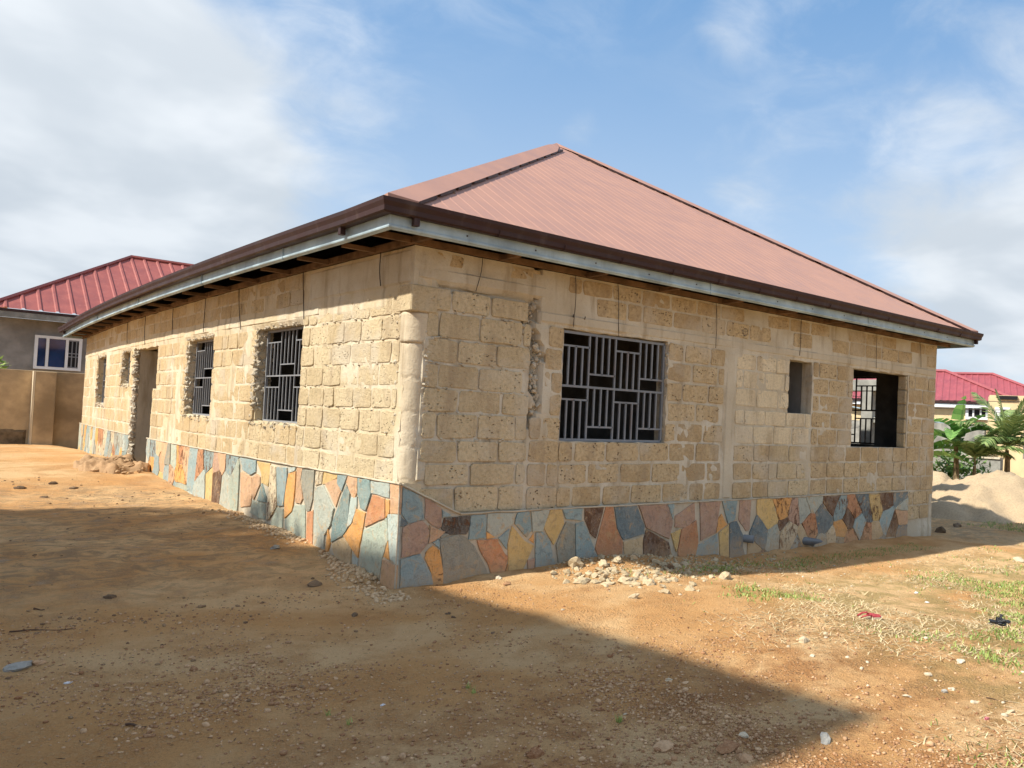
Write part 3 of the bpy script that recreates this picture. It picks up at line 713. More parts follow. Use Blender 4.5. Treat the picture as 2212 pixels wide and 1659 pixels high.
# --- plinth of crazy paving
mb = MB()
xe = 9.52; xk = .63; zb = -2.15; t = YT - .014
vs = [(-t, -t, zb), (-t, -t, ZPL), (xk, -t, ZPR), (xe, -t, ZPR), (xe, -t, zb), (-t, .02, zb), (-t, .02, ZPL), (xk, .02, ZPR), (xe, .02, ZPR), (xe, .02, zb), (xk, -t, zb), (xk, .02, zb)]
mb.add(vs, [(0, 10, 2, 1), (10, 4, 3, 2), (1, 2, 7, 6), (2, 3, 8, 7), (3, 4, 9, 8)])
PLR = mb.build('plinth', M_CEM, HOUSE)
PLL = None
for (y0, y1) in ((-t + .001, DOOR[0] - .01), (DOOR[1] + .03, MY)):
    mb = MB()
    ys = np.linspace(y0, y1, max(2, int((y1 - y0) / .7)))
    for p, q in zip(ys[:-1], ys[1:]):
        mb.add([(-t, p, zb), (-t, q, zb), (-t, q, ZPL), (-t, p, ZPL), (.02, p, ZPL), (.02, q, ZPL), (.02, p, zb), (.02, q, zb)], [(0, 3, 2, 1), (3, 4, 5, 2)] + ([(0, 6, 4, 3)] if p == ys[0] and y0 > 1 else []) + ([(1, 2, 5, 7)] if q == ys[-1] else []))
    o_ = mb.build('plinth', M_CEM, HOUSE, wp=True); PLL = PLL or o_
mb = MB()
def wob(p, q, n, r=.009):
    return [Vector(p).lerp(Vector(q), k / n) + Vector((0, random.uniform(-.003, .003), random.uniform(-.004, .004))) for k in range(n + 1)]
te = YT - .003
mb.tube(wob((-te, -te, ZPL + .004), (xk, -te, ZPR + .004), 10), .011, 6); mb.tube(wob((xk, -te, ZPR + .004), (xe, -te, ZPR + .004), 70), .010, 6)
mb.tube(wob((-te, -te, ZPL), (-te, -te, -1.9), 10), .008, 5)
mb.build('plinth_edge', M_CEM, PLR, smooth=True)
mb = MB(); mb.tube(wob((-te, -te, ZPL + .004), (-te, DOOR[0] - .01, ZPL + .004), 60), .012, 6); mb.tube(wob((-te, DOOR[1] + .03, ZPL + .004), (-te, MY, ZPL + .004), 40), .012, 6)
mb.build('plinth_edge', M_CEM, PLL, smooth=True, wp=True)

def inv_r(u, v, y=-.047):
    d = px_dir(u, v); k = (y - CAM.y) / d.y; p = CAM + d * k; return p.x, p.z
def inv_l(u, v, x=-.047):
    d = px_dir(u, v); k = (x - CAM.x) / d.x; p = CAM + d * k
    for _ in range(20):
        t_ = min(1, max(0, p.y / MY)); xx = x - BOW * 4 * t_ * (1 - t_); k = (xx - CAM.x) / d.x; p = CAM + d * k
    return p.y, p.z
C_ = dict(b=(.20, .285, .325), B=(.095, .135, .165), g=(.30, .335, .32), G=(.225, .23, .205), o=(.56, .275, .075), p=(.47, .29, .18), y=(.50, .35, .14),
          d=(.11, .055, .03), t=(.43, .33, .21), m=(.34, .215, .165), k=(.06, .05, .045), w=(.50, .43, .32), r=(.40, .18, .085), e=(.30, .36, .33), s=(.33, .40, .41), T=(.15, .23, .25))
SR = []
for (ox, oy, sc, lst) in (
    (1000, 1050, .25924, "130,800,b 320,860,m 30,960,y  520,1000,k 170,1130,m 745,1030,b 130,1450,g 330,1370,o 590,1310,G 960,1010,b 870,1260,r 1000,1170,b 1150,1250,y 1010,1400,w 1180,1020,b 1268,1140,o 1340,960,b 1450,1030,y 1265,1380,m 1410,1250,b 1120,1460,t 40,1200,o"),
    (1280, 1280, .31646, "430,220,G 560,220,b 650,90,d 480,20,b 770,190,r 930,90,B 1140,70,m 950,270,t 1160,280,d 1370,40,m 1290,230,y 1400,250,r 1540,90,m 1640,90,o 1550,290,b 1680,240,o 1710,20,b 1780,190,B 1830,60,m 1960,170,B 2040,40,y 1890,320,t 2070,190,g 2150,120,d 620,350,b 860,160,G"),
    (1780, 800, .36167, "525,1490,w 490,1290,o 575,1330,m 630,1310,g 770,1390,B 680,1440,r 835,1260,d 895,1310,b 900,1450,o 945,1370,d 985,1290,r 1020,1430,b 1085,1330,B 1140,1290,y 1195,1245,d 1070,1480,r 1130,1470,t 1210,1380,b 1320,1230,B 1325,1350,p 1250,1420,d 1320,1470,B 890,1545,G 960,1520,r 820,1520,w 1020,1245,B 590,1560,b 1330,1290,g 760,1540,g 640,1500,t 700,1240,g")):
    for it in lst.split():
        x, y, c = it.split(','); SR.append((*inv_r((ox + float(x) * sc) * .86406, (oy + float(y) * sc) * .86406), c))
x = .2
while x < 9.6: SR.append((x, -2.02, random.choice('bgtmo'))); x += .4
SL = []
for (ox, oy, sc, lst) in (
    (600, 1000, .3014, "60,540,b 190,590,y 60,720,p 165,650,p 175,780,T 265,740,w 110,900,e 310,950,s 340,650,b 420,560,s 420,790,o 490,720,p 560,720,G 635,640,w 690,640,o 745,620,o 470,970,e 580,1050,p 685,920,g 770,760,p 840,650,b 850,850,T 930,700,p 920,900,s 1020,770,T 1150,710,s 1110,900,p 985,1000,o 1290,820,p 1210,880,o 1100,1200,s 1280,1100,s 1210,1250,o 1230,1430,p 960,1180,p 860,1220,t 950,1330,s 725,1130,o 650,1170,s"),
    (140, 820, .26528, "1430,1240,b 1510,1300,m 1560,1230,p 1640,1260,b 1680,1450,e 1800,1240,b 1760,1450,p 1870,1350,p 1930,1290,y 1930,1450,T 1510,1430,d 1440,1420,y 1360,1300,r 1290,1240,b 1210,1200,p 1150,1180,o 1370,1430,s 1600,1500,g 2020,1400,w")):
    for it in lst.split():
        x, y, c = it.split(','); SL.append((*inv_l((ox + float(x) * sc) * .86406, (oy + float(y) * sc) * .86406), c))
ymax = max(s[0] for s in SL if s[0] < 9) - .2
y = ymax
rs = random.Random(5)
while y < MY:
    for z in (-.88, -1.18, -1.52): SL.append((y + rs.uniform(-.16, .16) + (.2 if z == -1.18 else 0), z + rs.uniform(-.10, .10), rs.choice('bsgeTopotybwbsGgr')))
    y += rs.uniform(.34, .50)
y = 0
while y < ymax: SL.append((y, -1.95, rs.choice('bspo'))); y += .35
def hclip(poly, nx_, nz_, c):     # keep nx*a + nz*z <= c
    out = []
    for i in range(len(poly)):
        p, q = poly[i], poly[(i + 1) % len(poly)]; dp = nx_ * p[0] + nz_ * p[1] - c; dq = nx_ * q[0] + nz_ * q[1] - c
        if dp <= 0: out.append(p)
        if (dp < 0 < dq) or (dq < 0 < dp):
            t_ = dp / (dp - dq); out.append((p[0] + (q[0] - p[0]) * t_, p[1] + (q[1] - p[1]) * t_))
    return out
def stones(seeds, regs, T, ccw, par, wp):
    n = 0; rw = random.Random(12); WT = [rw.uniform(-.014, .014) for _ in seeds]
    for i, (a, z, c) in enumerate(seeds):
        reg = [r for r in regs if r[0] <= a <= r[1]]
        if not reg: continue
        r0, r1 = reg[0]; poly = [(r0, -2.12), (r1, -2.12), (r1, ZPL - .006), (r0, ZPL - .006)]
        if par is PLR:
            if a < xk: k = (ZPR - ZPL) / (xk + YT); poly = hclip(poly, -k, 1, ZPL - .012 + k * YT)
            else: poly = hclip(poly, 0, 1, ZPR - .012)
        for j, (b, w, _) in enumerate(seeds):
            if i == j or abs(b - a) > 1.2: continue
            da, dz = b - a, w - z; ln = math.hypot(da, dz)
            if ln < .03: continue
            poly = hclip(poly, da / ln, dz / ln, (da * (a + b) / 2 + dz * (z + w) / 2) / ln + (WT[i] - WT[j]) / (2 * ln) - .002 - .003 * random.random())
            if len(poly) < 3: break
        if len(poly) < 3: continue
        # round off corners and let the edges wander
        pts = []
        for k in range(len(poly)):
            p, q = poly[k], poly[(k + 1) % len(poly)]; ln = math.hypot(q[0] - p[0], q[1] - p[1])
            if ln < .012: continue
            f = min(.15, .010 / ln); pts.append((p[0] + (q[0] - p[0]) * f, p[1] + (q[1] - p[1]) * f))
            m_ = 3 if ln > .14 else 1; amp = random.uniform(-.014, .018) * min(1, ln / .2)
            nrm = (-(q[1] - p[1]) / ln, (q[0] - p[0]) / ln)
            for e in range(1, m_ + 1):
                tt = e / (m_ + 1); w_ = -amp * math.sin(math.pi * tt) + random.uniform(-.008, .008); pts.append((p[0] + (q[0] - p[0]) * tt + nrm[0] * w_, p[1] + (q[1] - p[1]) * tt + nrm[1] * w_))
            pts.append((q[0] - (q[0] - p[0]) * f, q[1] - (q[1] - p[1]) * f))
        if len(pts) < 4: continue
        mb = MB(); base = C_[c]; v = random.uniform(.86, 1.12); mb.curc = tuple(min(.8, x * v * k_) for x, k_ in zip(base, (1.22, 1.17, 1.05)))
        mb.cur = {'d': .95, 'k': .98, 'w': .9, 'r': .82, 'o': random.choice((.6, .84))}.get(c, random.choice((random.uniform(0, .7), random.uniform(0, .7), .85))) + random.uniform(-.02, .02)
        plate(mb, pts, T, .02, YT + random.uniform(-.007, .007), .003, ccw, random.uniform(-.001, .002)); n += 1
        mb.build('stone', M_STONE, par, wp=wp)
    return n

# the slabs nearest the corner, outlined one by one on the wall plane: (origin x, origin y, scale, outlines)
def traced(src, ox, oy, sc, inv, T, ccw, par, wp, gz):
    amax = 0
    for it in src.split('|'):
        tok = it.split(); c = tok[0]; pts = []
        for t_ in tok[1:]:
            x, y = map(float, t_.split(',')); a, z = inv((ox + x * sc) * .86406, (oy + y * sc) * .86406); z = min(z, (ZPR if (par is PLR and a > xk) else ZPL) - .004)
            if par is PLR and a < xk: z = min(z, ZPL + (ZPR - ZPL) * (a + YT) / (xk + YT) - .012)
            if par is PLR and oy == 1280 and y <= 0: z = ZPR - .006
            if z < gz(a) + .05: z -= .22
            pts.append((max(a, -YT + .001), z)); amax = max(amax, a)
        if (sum(pts[i][0] * pts[(i + 1) % len(pts)][1] - pts[(i + 1) % len(pts)][0] * pts[i][1] for i in range(len(pts)))) < 0: pts = pts[::-1]
        out = []
        for k in range(len(pts)):
            p, q = pts[k], pts[(k + 1) % len(pts)]; ln = math.hypot(q[0] - p[0], q[1] - p[1]); out.append(p); n_ = 2 if ln > .12 else (1 if ln > .05 else 0)
            for e in range(1, n_ + 1):
                tt = e / (n_ + 1); w_ = random.uniform(-.006, .006); out.append((p[0] + (q[0] - p[0]) * tt - (q[1] - p[1]) / ln * w_, p[1] + (q[1] - p[1]) * tt + (q[0] - p[0]) / ln * w_))
        mb = MB(); base = C_[{'O': 'o'}.get(c, c)]; v = random.uniform(.9, 1.1); mb.curc = tuple(min(.8, x * v * k_) for x, k_ in zip(base, (1.22, 1.17, 1.05)))
        mb.cur = {'d': .95, 'k': .98, 'w': .9, 'r': .62, 'O': .90, 'y': .5}.get(c, random.uniform(0, .72)) + random.uniform(-.02, .02)
        plate(mb, out, T, .02, YT + random.uniform(-.005, .006), .003, ccw, random.uniform(-.001, .002)); mb.build('stone', M_STONE, par, wp=wp)
    return amax
TA = """b 35,625 120,650 215,715 240,965 85,995 15,905|m 245,735 330,790 400,850 405,1030 375,1050 320,1020 240,950|b 408,862 470,902 500,925 430,935 410,945|k 430,945 680,922 665,1060 640,1105 480,1110 400,1050|m 30,1040 110,1000 215,970 270,1020 285,1100 265,1200 190,1290 12,1330|p 288,1012 380,1060 440,1075 385,1130 330,1170 290,1180 275,1195 290,1090|G 395,1100 480,1084 485,1110 395,1142|b 312,1180 383,1145 388,1242|B 5,920 80,1000 25,1030 8,1030|b 5,1345 200,1295 240,1370 300,1480 370,1560 230,1620 100,1600 0,1600|O 240,1330 250,1280 320,1210 385,1260 400,1330 425,1480 400,1575 375,1560 300,1470|G 388,1152 560,1102 620,1122 720,1210 830,1420 930,1530 640,1530 430,1585 412,1400|b 690,922 835,912 825,1140 660,1155 670,1050|g 850,905 1130,895 1090,1000 990,1085 910,1125 840,1070|o 832,1080 920,1130 840,1148|r 745,1158 940,1148 1000,1270 1040,1310 1030,1380 960,1495 850,1390 770,1250|b 948,1140 1060,1050 1032,1250|y 1085,1022 1200,1160 1295,1215 1240,1330 1120,1420 1062,1425 1042,1200|o 970,1495 1040,1390 1062,1435|b 1135,897 1245,882 1268,1070 1220,1130 1107,1005|g 1265,882 1445,867 1375,1078 1278,1078|o 1246,1155 1290,1092 1294,1190|m 1232,1350 1300,1330 1308,1430 1240,1445|b 1312,1087 1380,1079 1450,1170 1540,1380 1500,1460 1400,1470 1312,1440|t 960,1512 1120,1442 1230,1446 1300,1450 1300,1500 1100,1540 950,1560|t 240,1000 285,1030 285,1060"""
TB = """y 305,0 395,0 415,90 370,180 330,262 250,120|G 430,77 493,95 498,400 390,410 348,262|b 402,-6 560,-8 548,68 430,58|b 502,92 565,76 600,150 653,290 560,370 518,400|d 577,-6 725,-8 700,80 665,208 620,170 577,60|r 742,0 800,-8 830,130 878,232 868,350 760,343 658,290|B 808,-10 985,-10 1048,110 1048,172 882,223 834,130|m 1000,-12 1222,-14 1273,80 1243,212 1062,128|t 882,238 1036,192 1036,360 902,390|d 1062,138 1238,237 1318,375 1062,410 1038,250|b 560,376 645,312 880,375 905,400 560,430|m 1292,30 1440,-12 1448,60 1378,128 1288,118|y 1258,170 1336,132 1300,318|r 1342,137 1458,64 1473,240 1420,395 1322,380 1312,300|m 1482,-14 1648,-14 1608,168 1492,228|o 1657,15 1700,100 1614,168 1627,60|b 1623,172 1643,365 1432,395 1462,272|y 1637,162 1713,102 1718,345 1652,360|b 1660,-14 1780,-16 1762,60 1708,92|B 1722,92 1778,72 1828,180 1828,280 1878,320 1830,380 1725,350|m 1802,-16 1890,-16 1880,140 1850,150 1792,60|b 1230,-14 1284,-14 1282,20 1276,60"""
TL = """p 1240,692 1345,702 1335,953 1242,948 1242,822|s 1082,672 1237,692 1233,813 1082,773|T 977,647 1073,667 1083,780 1040,918 1000,898 975,780|p 892,632 970,642 968,770 945,828 912,770 877,680|r 1097,787 1198,817 1198,983 1032,1053 1052,920|o 1205,825 1238,832 1236,940 1206,982|s 1222,948 1332,958 1312,1375 1242,1322 1228,1150|e 1020,1077 1190,1000 1212,960 1215,1050 1222,1160 1170,1320 1130,1510 1010,1470 975,1392 1002,1200|o 1226,1168 1238,1325 1188,1300|p 1182,1322 1312,1384 1312,1620 1145,1540|o 960,902 1038,937 1018,1060 988,1200 973,1310 852,1128 930,1020|s 917,812 968,802 963,898 920,1028 883,1058|T 880,702 908,780 888,1060 848,1128 752,1180 762,1020 830,832|b 808,622 888,628 868,680 840,758 803,690|p 702,692 798,654 833,760 790,888 760,820|g 622,722 688,707 778,900 748,1040 700,1120 690,1220 612,1185|w 622,592 688,592 668,698 622,713|y 692,597 802,622 798,648 712,697 678,697|G 517,577 615,582 600,820 575,923 547,918 502,680|p 472,562 517,570 498,640 518,820 498,862 457,848|o 402,612 463,592 453,740 430,918 367,983 372,790|s 397,557 460,562 448,588 402,606|e 450,872 538,872 543,1160 370,1050 367,992 430,932|r 552,932 604,912 604,1185 547,1160|b 302,552 388,562 388,650 358,878 312,878|e 302,892 353,902 353,1055 250,1020|w 252,542 298,552 298,700 303,880 240,990 217,1000 242,700|y 137,507 248,527 243,600 228,718 172,688 172,612|p 135,612 163,640 163,700 110,828 97,780 102,640|T 180,692 213,800 213,848 142,838|e 102,832 208,862 203,990 150,980 82,935|b 2,477 133,502 128,598 80,622 20,578|p 20,592 93,642 98,760 84,878 2,890 2,602|o 728,1062 745,1190 702,1215|t 762,1192 850,1142 918,1240 913,1370 770,1260|s 927,1282 973,1322 968,1420 922,1380"""
gzr = lambda a: ghs(a, -.1)
gzl = lambda a: ghs(-.1, a)
random.seed(41)
traced(TA, 1000, 1050, .25924, inv_r, RT, True, PLR, False, gzr); AR = traced(TB, 1280, 1280, .31646, inv_r, RT, True, PLR, False, gzr)
AL = traced(TL, 600, 1000, .3014, inv_l, LT, False, PLL, True, gzl)
ns1 = stones(SR, [(AR - .04, xe - .005)], RT, True, PLR, False)
ns2 = stones(SL, [(AL + .002, DOOR[0] - .015), (DOOR[1] + .035, MY - .005)], LT, False, PLL, True)
print('stones', ns1, ns2, 'blocks', len(blocks))

# drain pipes through the plinth
def pipe(u, v, r, ln, name_label, torn=False):
    a, z = inv_r(u, v); mb = MB(); n = 18; vs = []; fs = []
    dirv = Vector((.55, -.83, -.06)).normalized(); p0 = Vector((a, .0, z)); side = dirv.cross(Vector((0, 0, 1))).normalized(); up = side.cross(dirv)
    for k, (s, rr) in enumerate(((-.05, r), (ln, r), (ln, r * .86), (-.05, r * .86))):
        for i in range(n):
            t_ = 2 * math.pi * i / n; e = 0
            if torn and k in (1, 2): e = .07 * math.sin(t_ + .6) + .03 * math.sin(3 * t_); rr2 = rr * (1 + .25 * max(0, math.sin(t_ * 1.0 + 2.6)))
            else: rr2 = rr
            vs.append(p0 + dirv * (s + e) + side * (math.cos(t_) * rr2) + up * (math.sin(t_) * rr2 * (.8 if torn and k in (1, 2) else 1)))
    for k in range(3):
        for i in range(n): fs.append((k * n + i, k * n + (i + 1) % n, (k + 1) * n + (i + 1) % n, (k + 1) * n + i))
    mb.add(vs, fs); mb.build('drain_pipe', M_PVC, HOUSE, smooth=True, label=name_label)
pipe(1608, 1163, .055, .17, 'short grey plastic drain stub'); pipe(1738, 1168, .066, .22, 'grey plastic drain with a torn flattened end', True)

# hanging wire ties
def wires(face, lst):
    for (u0, v0, u1, v1) in lst:
        p = (inv_r if face == 'R' else inv_l)(u0, v0, -.02); q = (inv_r if face == 'R' else inv_l)(u1, v1, -.02)
        pts = []
        for k in range(6):
            t_ = k / 5; a = p[0] + (q[0] - p[0]) * t_ + .012 * math.sin(t_ * 4 + u0); z = ZT + .02 - t_ * (ZT + .02 - q[1])
            pts.append((a, -.022 - .006 * math.sin(t_ * 3), z) if face == 'R' else (-.022 - .006 * math.sin(t_ * 3), a, z))
        mb = MB(); mb.tube(pts, .004 if face == 'R' else .0055, 5); mb.build('tie_wire', M_WIRE, HOUSE, wp=(face == 'L'))
wires('R', [(1043, 548, 1029, 630), (1333, 610, 1338, 727), (1546, 655, 1547, 752), (1732, 690, 1726, 768), (1893, 722, 1893, 796), (1986, 742, 1990, 794), (1238, 690, 1240, 706)])
wires('L', [(822, 545, 823, 618), (655, 610, 656, 690), (515, 652, 520, 712), (443, 672, 440, 717), (373, 690, 372, 722), (313, 705, 313, 745), (275, 715, 275, 742)])

# ------------------------------------------------------------------ roof
OF, OG = .489, .61
ZF, ZFT, ZGB, ZG = 1.662, 1.80, 1.795, 1.925
def ring(e, n_side=24):
    """eaves loop at offset e, corners first: front left -> front right -> back right -> back left"""
    pts = [(-e + (LX + 2 * e) * k / 10, -e) for k in range(10)] + [(LX + e, -e + (MY + 2 * e) * k / 8) for k in range(8)]
    pts += [(LX + e - (LX + 2 * e) * k / 6, MY + e) for k in range(6)] + [(-e, MY + e - (MY + 2 * e) * k / n_side) for k in range(n_side)]
    return pts
def warp_e(x, y):
    if 0 < y < MY and x < 0: t_ = y / MY; return (x - BOW * 4 * t_ * (1 - t_), y)
    return (x, y)
def sweep(name, prof, m, parent, closed=True):
    """profile (offset, z) swept round the eaves"""
    mb = MB(); loops = [[(*warp_e(*p), z) for p in ring(e)] for e, z in prof]; n = len(loops[0]); vs = [p for l in loops for p in l]; fs = []
    rng = range(len(prof)) if closed else range(len(prof) - 1)
    for k in rng:
        k2 = (k + 1) % len(prof)
        for i in range(n): fs.append((k * n + i, k * n + (i + 1) % n, k2 * n + (i + 1) % n, k2 * n + i))
    mb.add(vs, fs); return mb.build(name, m, parent)
sweep('fascia', [(OF, ZF + .012), (OF + .010, ZF + .018), (OF + .013, ZF + .03), (OF + .010, ZF + .042), (OF + .002, ZF + .046), (OF, ZF + .05), (OF, ZFT), (OF - .025, ZFT), (OF - .025, ZF), (OF - .01, ZF)], M_FASC, HOUSE)
GUT = sweep('gutter', [(OF + .004, ZGB), (OG - .045, ZGB - .002), (OG - .022, ZGB + .012), (OG - .018, ZGB + .055), (OG + .0, ZG - .035), (OG + .004, ZG), (OG - .014, ZG + .002), (OG - .016, ZG - .03), (OF + .022, ZGB + .012), (OF + .010, ZG - .01), (OF + .004, ZG - .01)], M_GUT, HOUSE)
for (x_, y_) in ((-.26, -OF - .05), (-OF - .05, .0 + .45), (LX + OF - .02, -OF - .05), (-OF - .05, MY - .2)):
    mb = MB(); x2, y2 = warp_e(x_, y_); mb.box(x2 - .028, x2 + .028, y2 - .03, y2 + .03, ZGB - .075, ZGB + .002, .004); mb.build('gutter_outlet', M_GUT, GUT)
for k in range(13):
    mb = MB(); x_ = .3 + k * .8; mb.box(x_ - .008, x_ + .008, -OF - .004, -OF + .002, ZF + .075, ZF + .091); mb.build('nail_head', M_WIRE, HOUSE)
    mb = MB(); mb.tube([(x_ + .3, -OF - .02, ZGB + .0), (x_ + .3, -OG + .03, ZGB - .006), (x_ + .3, -OG + .004, ZGB + .05)], .006, 4); mb.build('gutter_bracket', M_GUT, GUT)
# joints in the fascia
for (a, f) in ((3.75, 'R'), (7.35, 'R'), (2.1, 'L'), (5.2, 'L'), (9.2, 'L'), (13.6, 'L')):
    mb = MB(); 
    if f == 'R': mb.box(a, a + .006, -OF - .0165, -OF + .01, ZF + .002, ZFT - .002)
    else:
        x2, _ = warp_e(-OF, a); mb.box(x2 - .0165, x2 + .01, a, a + .008, ZF + .002, ZFT - .002)
    mb.build('fascia_joint', M_FASC, HOUSE)
RW = (LX + 2 * .56) / 2; AX = LX / 2; AY0 = RW - .56; ZE, ZA = 1.90, 5.245   # eaves edge at offset .56
EO = .56; SL_ = (ZA - ZE) / (AY0 + EO)
def rz(d): return ZE + SL_ * d       # height at plan distance d in from the eaves edge
ROOF = None
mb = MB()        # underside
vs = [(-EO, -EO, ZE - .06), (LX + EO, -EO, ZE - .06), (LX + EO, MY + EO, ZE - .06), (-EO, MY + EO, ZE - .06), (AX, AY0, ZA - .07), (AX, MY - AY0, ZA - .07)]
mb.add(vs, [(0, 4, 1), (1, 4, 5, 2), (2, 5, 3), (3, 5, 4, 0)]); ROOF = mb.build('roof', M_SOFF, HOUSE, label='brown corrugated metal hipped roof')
def prof_h(x):
    """height of the trapezoid ribs across a sheet"""
    t_ = (x / .405) % 1; h = .032 * max(0, min(1, (.5 - abs(t_ - .5) - .40) / .05 if False else (abs(t_ - .5) - .42) / .045)); 
    return h
def sheet_front(x0, x1):
    xs = [x0]; k = math.floor((x0 + EO) / .18)
    while True:
        done = False
        for o in (-.018, -.008, .008, .018):
            x = -EO + k * .18 + o
            if x0 < x < x1: xs.append(x)
            if x > x1: done = True
        k += 1
        if done: break
    xs.append(x1); mb = MB(); vs = []; fs = []
    for x in xs:
        t_ = ((x + EO) % .18); t_ = min(t_, .18 - t_); h = .0045 if t_ < .012 else 0.; q = (x + EO) % .18
        pass
        top = max(.0, min(x + EO, LX + EO - x)); 
        vs += [(x, -EO - .03, ZE - SL_ * .03 + h), (x, -EO + top, rz(top) + h)]
    for i in range(len(xs) - 1): fs.append((2 * i, 2 * i + 2, 2 * i + 3, 2 * i + 1))
    mb.add(vs, fs); return mb.build('roof_sheet', M_ROOF, ROOF)
x = -EO + .002
while x < LX + EO - .05: x1 = min(x + .81, LX + EO); sheet_front(x, x1); x = x1
# other three slopes
def slope_mesh(P0, P1, A0, A1, nseg=60):
    mb = MB(); P0, P1, A0, A1 = map(Vector, (P0, P1, A0, A1)); n = (P1 - P0).cross(A0 - P0).normalized(); vs = []; fs = []; ln = (P1 - P0).length
    d = (P1 - P0).normalized(); a0 = (A0 - P0).dot(d); a1 = (A1 - P0).dot(d); up = (A0 - P0) - d * a0; m_ = int(ln / .2025)
    ss = []
    for k in range(m_ + 1):
        for o in ((-.034, 0), (-.016, 1), (.016, 1), (.034, 0)): 
            s = k * .405 + o[0]
            if 0 <= s <= ln: ss.append((s, .011 * o[1]))
    ss = [(0, 0)] + ss + [(ln, 0)]
    for s, h in ss:
        f = min(1, s / a0 if a0 > 0 else 1, (ln - s) / (ln - a1) if ln > a1 else 1)
        p = P0 + d * s + n * h; vs += [p[:], (p + up * f)[:]]
    for i in range(len(ss) - 1): fs.append((2 * i, 2 * i + 2, 2 * i + 3, 2 * i + 1))
    mb.add(vs, fs); return mb
E4 = [(-EO, -EO, ZE), (LX + EO, -EO, ZE), (LX + EO, MY + EO, ZE), (-EO, MY + EO, ZE)]; AA0 = (AX, AY0, ZA); AA1 = (AX, MY - AY0, ZA)
for (p, q, a, b) in ((1, 2, AA0, AA1), (2, 3, AA1, AA1), (3, 0, AA1, AA0)): slope_mesh(E4[p], E4[q], a, b).build('roof_slope', M_ROOF, ROOF)
# bowed verge strip that carries the side slope out to the gutter
mb = MB(); vs = []; ys = np.linspace(0, MY, 25)
for y in ys:
    t_ = y / MY; b_ = BOW * 4 * t_ * (1 - t_); vs += [(-EO - b_, y, ZE - b_ * SL_ + .002), (-EO + .03, y, ZE + .02)]
mb.add(vs, [(2 * i, 2 * i + 1, 2 * i + 3, 2 * i + 2) for i in range(24)]); mb.build('verge_strip', M_ROOF, ROOF)
# hip caps with open ends of the ribs below
def hip_cap(p, q, w=.30, lift=.045, left=True):
    P, Q = Vector(p), Vector(q); n = 20; mb = MB(); vs = []; d = (Q - P)
    nf = Vector((0, -1, 0)); sx = 1 if d.x > 0 else -1
    for k in range(n + 1):
        c = P + d * k / n + Vector((0, 0, (lift + .02) * (1 if k < n - 1 else .7))); dist = (P + d * k / n)
        # front wing runs towards the middle of the front slope, other wing down the side slope
        wv = w * (1 if k < n - 2 else .75 - .25 * (k - n + 2)); wv = max(.06, wv)
        vs.append((c.x + sx * wv, c.y, c.z - .018 - (0 if k < n else .03))); vs.append(c[:]); vs.append((c.x, c.y + (wv if k < n else .12), c.z - .018)); vs.append((c.x + sx * wv, c.y, c.z - .03)); 
    fs = []
    for k in range(n):
        b = k * 4; fs += [(b, b + 1, b + 5, b + 4), (b + 1, b + 2, b + 6, b + 5)]
    q0 = len(vs); vs += [(vs[0][0], vs[0][1], vs[0][2] - .10), (vs[1][0], vs[1][1], vs[1][2] - .14), (vs[2][0], vs[2][1], vs[2][2] - .10)]; fs += [(0, 1, q0 + 1, q0), (1, 2, q0 + 2, q0 + 1)]
    mb.add(vs, fs); return mb.build('hip_cap', M_ROOF, ROOF)
hip_cap((-EO + .02, -EO + .02, rz(.02)), AA0); hip_cap((LX + EO - .02, -EO + .02, rz(.02)), AA0)
mb = MB(); mb.tube([(AX, AY0 + .05, ZA - .05), (AX, MY - AY0, ZA - .05)], .06, 6); mb.build('ridge_cap', M_ROOF, ROOF)
# dark tabs painted in for the shaded gaps below the caps
def cap_tabs(p, q, w, front=True):
    P, Q = Vector(p), Vector(q); d = Q - P; nn = int(abs(d.x) / .405) ; sx = 1 if d.x > 0 else -1
    for k in range(nn - 1):
        f0 = (k + .03) / nn; f1 = (k + .84) / nn; a = P + d * f0; b = P + d * f1; mb = MB(); x0 = sx * (w + .004)
        vs = [(a.x + x0, a.y, a.z + .046), (b.x + x0, b.y, b.z + .046), (b.x + x0, b.y, b.z + .006), (a.x + x0, a.y, a.z + .02),
              (a.x + x0 - sx * .03, a.y + .03, a.z + .046), (b.x + x0 - sx * .03, b.y + .03, b.z + .046)]
        mb.add(vs, [(0, 1, 2, 3), (0, 4, 5, 1)]); mb.build('cap_gap_shade', M_GUT, ROOF)
cap_tabs((-EO + .02, -EO + .02, rz(.02)), AA0, .30); cap_tabs((LX + EO - .02, -EO + .02, rz(.02)), AA0, .30)
# eaves timbers
mb = MB()
def beam(name, p, q, w, h):
    mb = MB(); mb.bar(p, q, w, h); mb.build(name, M_WOOD, HOUSE)
ys = list(np.linspace(-.47, MY + .4, 24))
mb = MB()
for p, q in zip(ys[:-1], ys[1:]):
    a = warp_e(-.035, p); b = warp_e(-.035, q); mb.bar((*a, ZT + .035), (*b, ZT + .035), .05, .065)
mb.build('wall_batten', M_WOOD, HOUSE)
beam('wall_batten', (-.45, -.035, ZT + .036), (LX + .4, -.035, ZT + .036), .05, .062)
mb = MB()
for p, q in zip(ys[:-1], ys[1:]):
    a = warp_e(-.44, p); b = warp_e(-.44, q); mb.bar((*a, ZT + .045), (*b, ZT + .045), .045, .05)
mb.build('eaves_batten', M_WOOD, HOUSE)
beam('eaves_batten', (-.42, -.44, ZT + .046), (LX + .4, -.44, ZT + .046), .045, .05)
y = .75
while y < MY: a = warp_e(-.40, y); b = warp_e(-.06, y); beam('soffit_noggin', (*a, ZT + .02), (*b, ZT + .02), .05, .045); y += 1.17
x = .95
while x < LX + .3: beam('soffit_noggin', (x, -.42, ZT + .02), (x, -.06, ZT + .02), .05, .045); x += 1.17
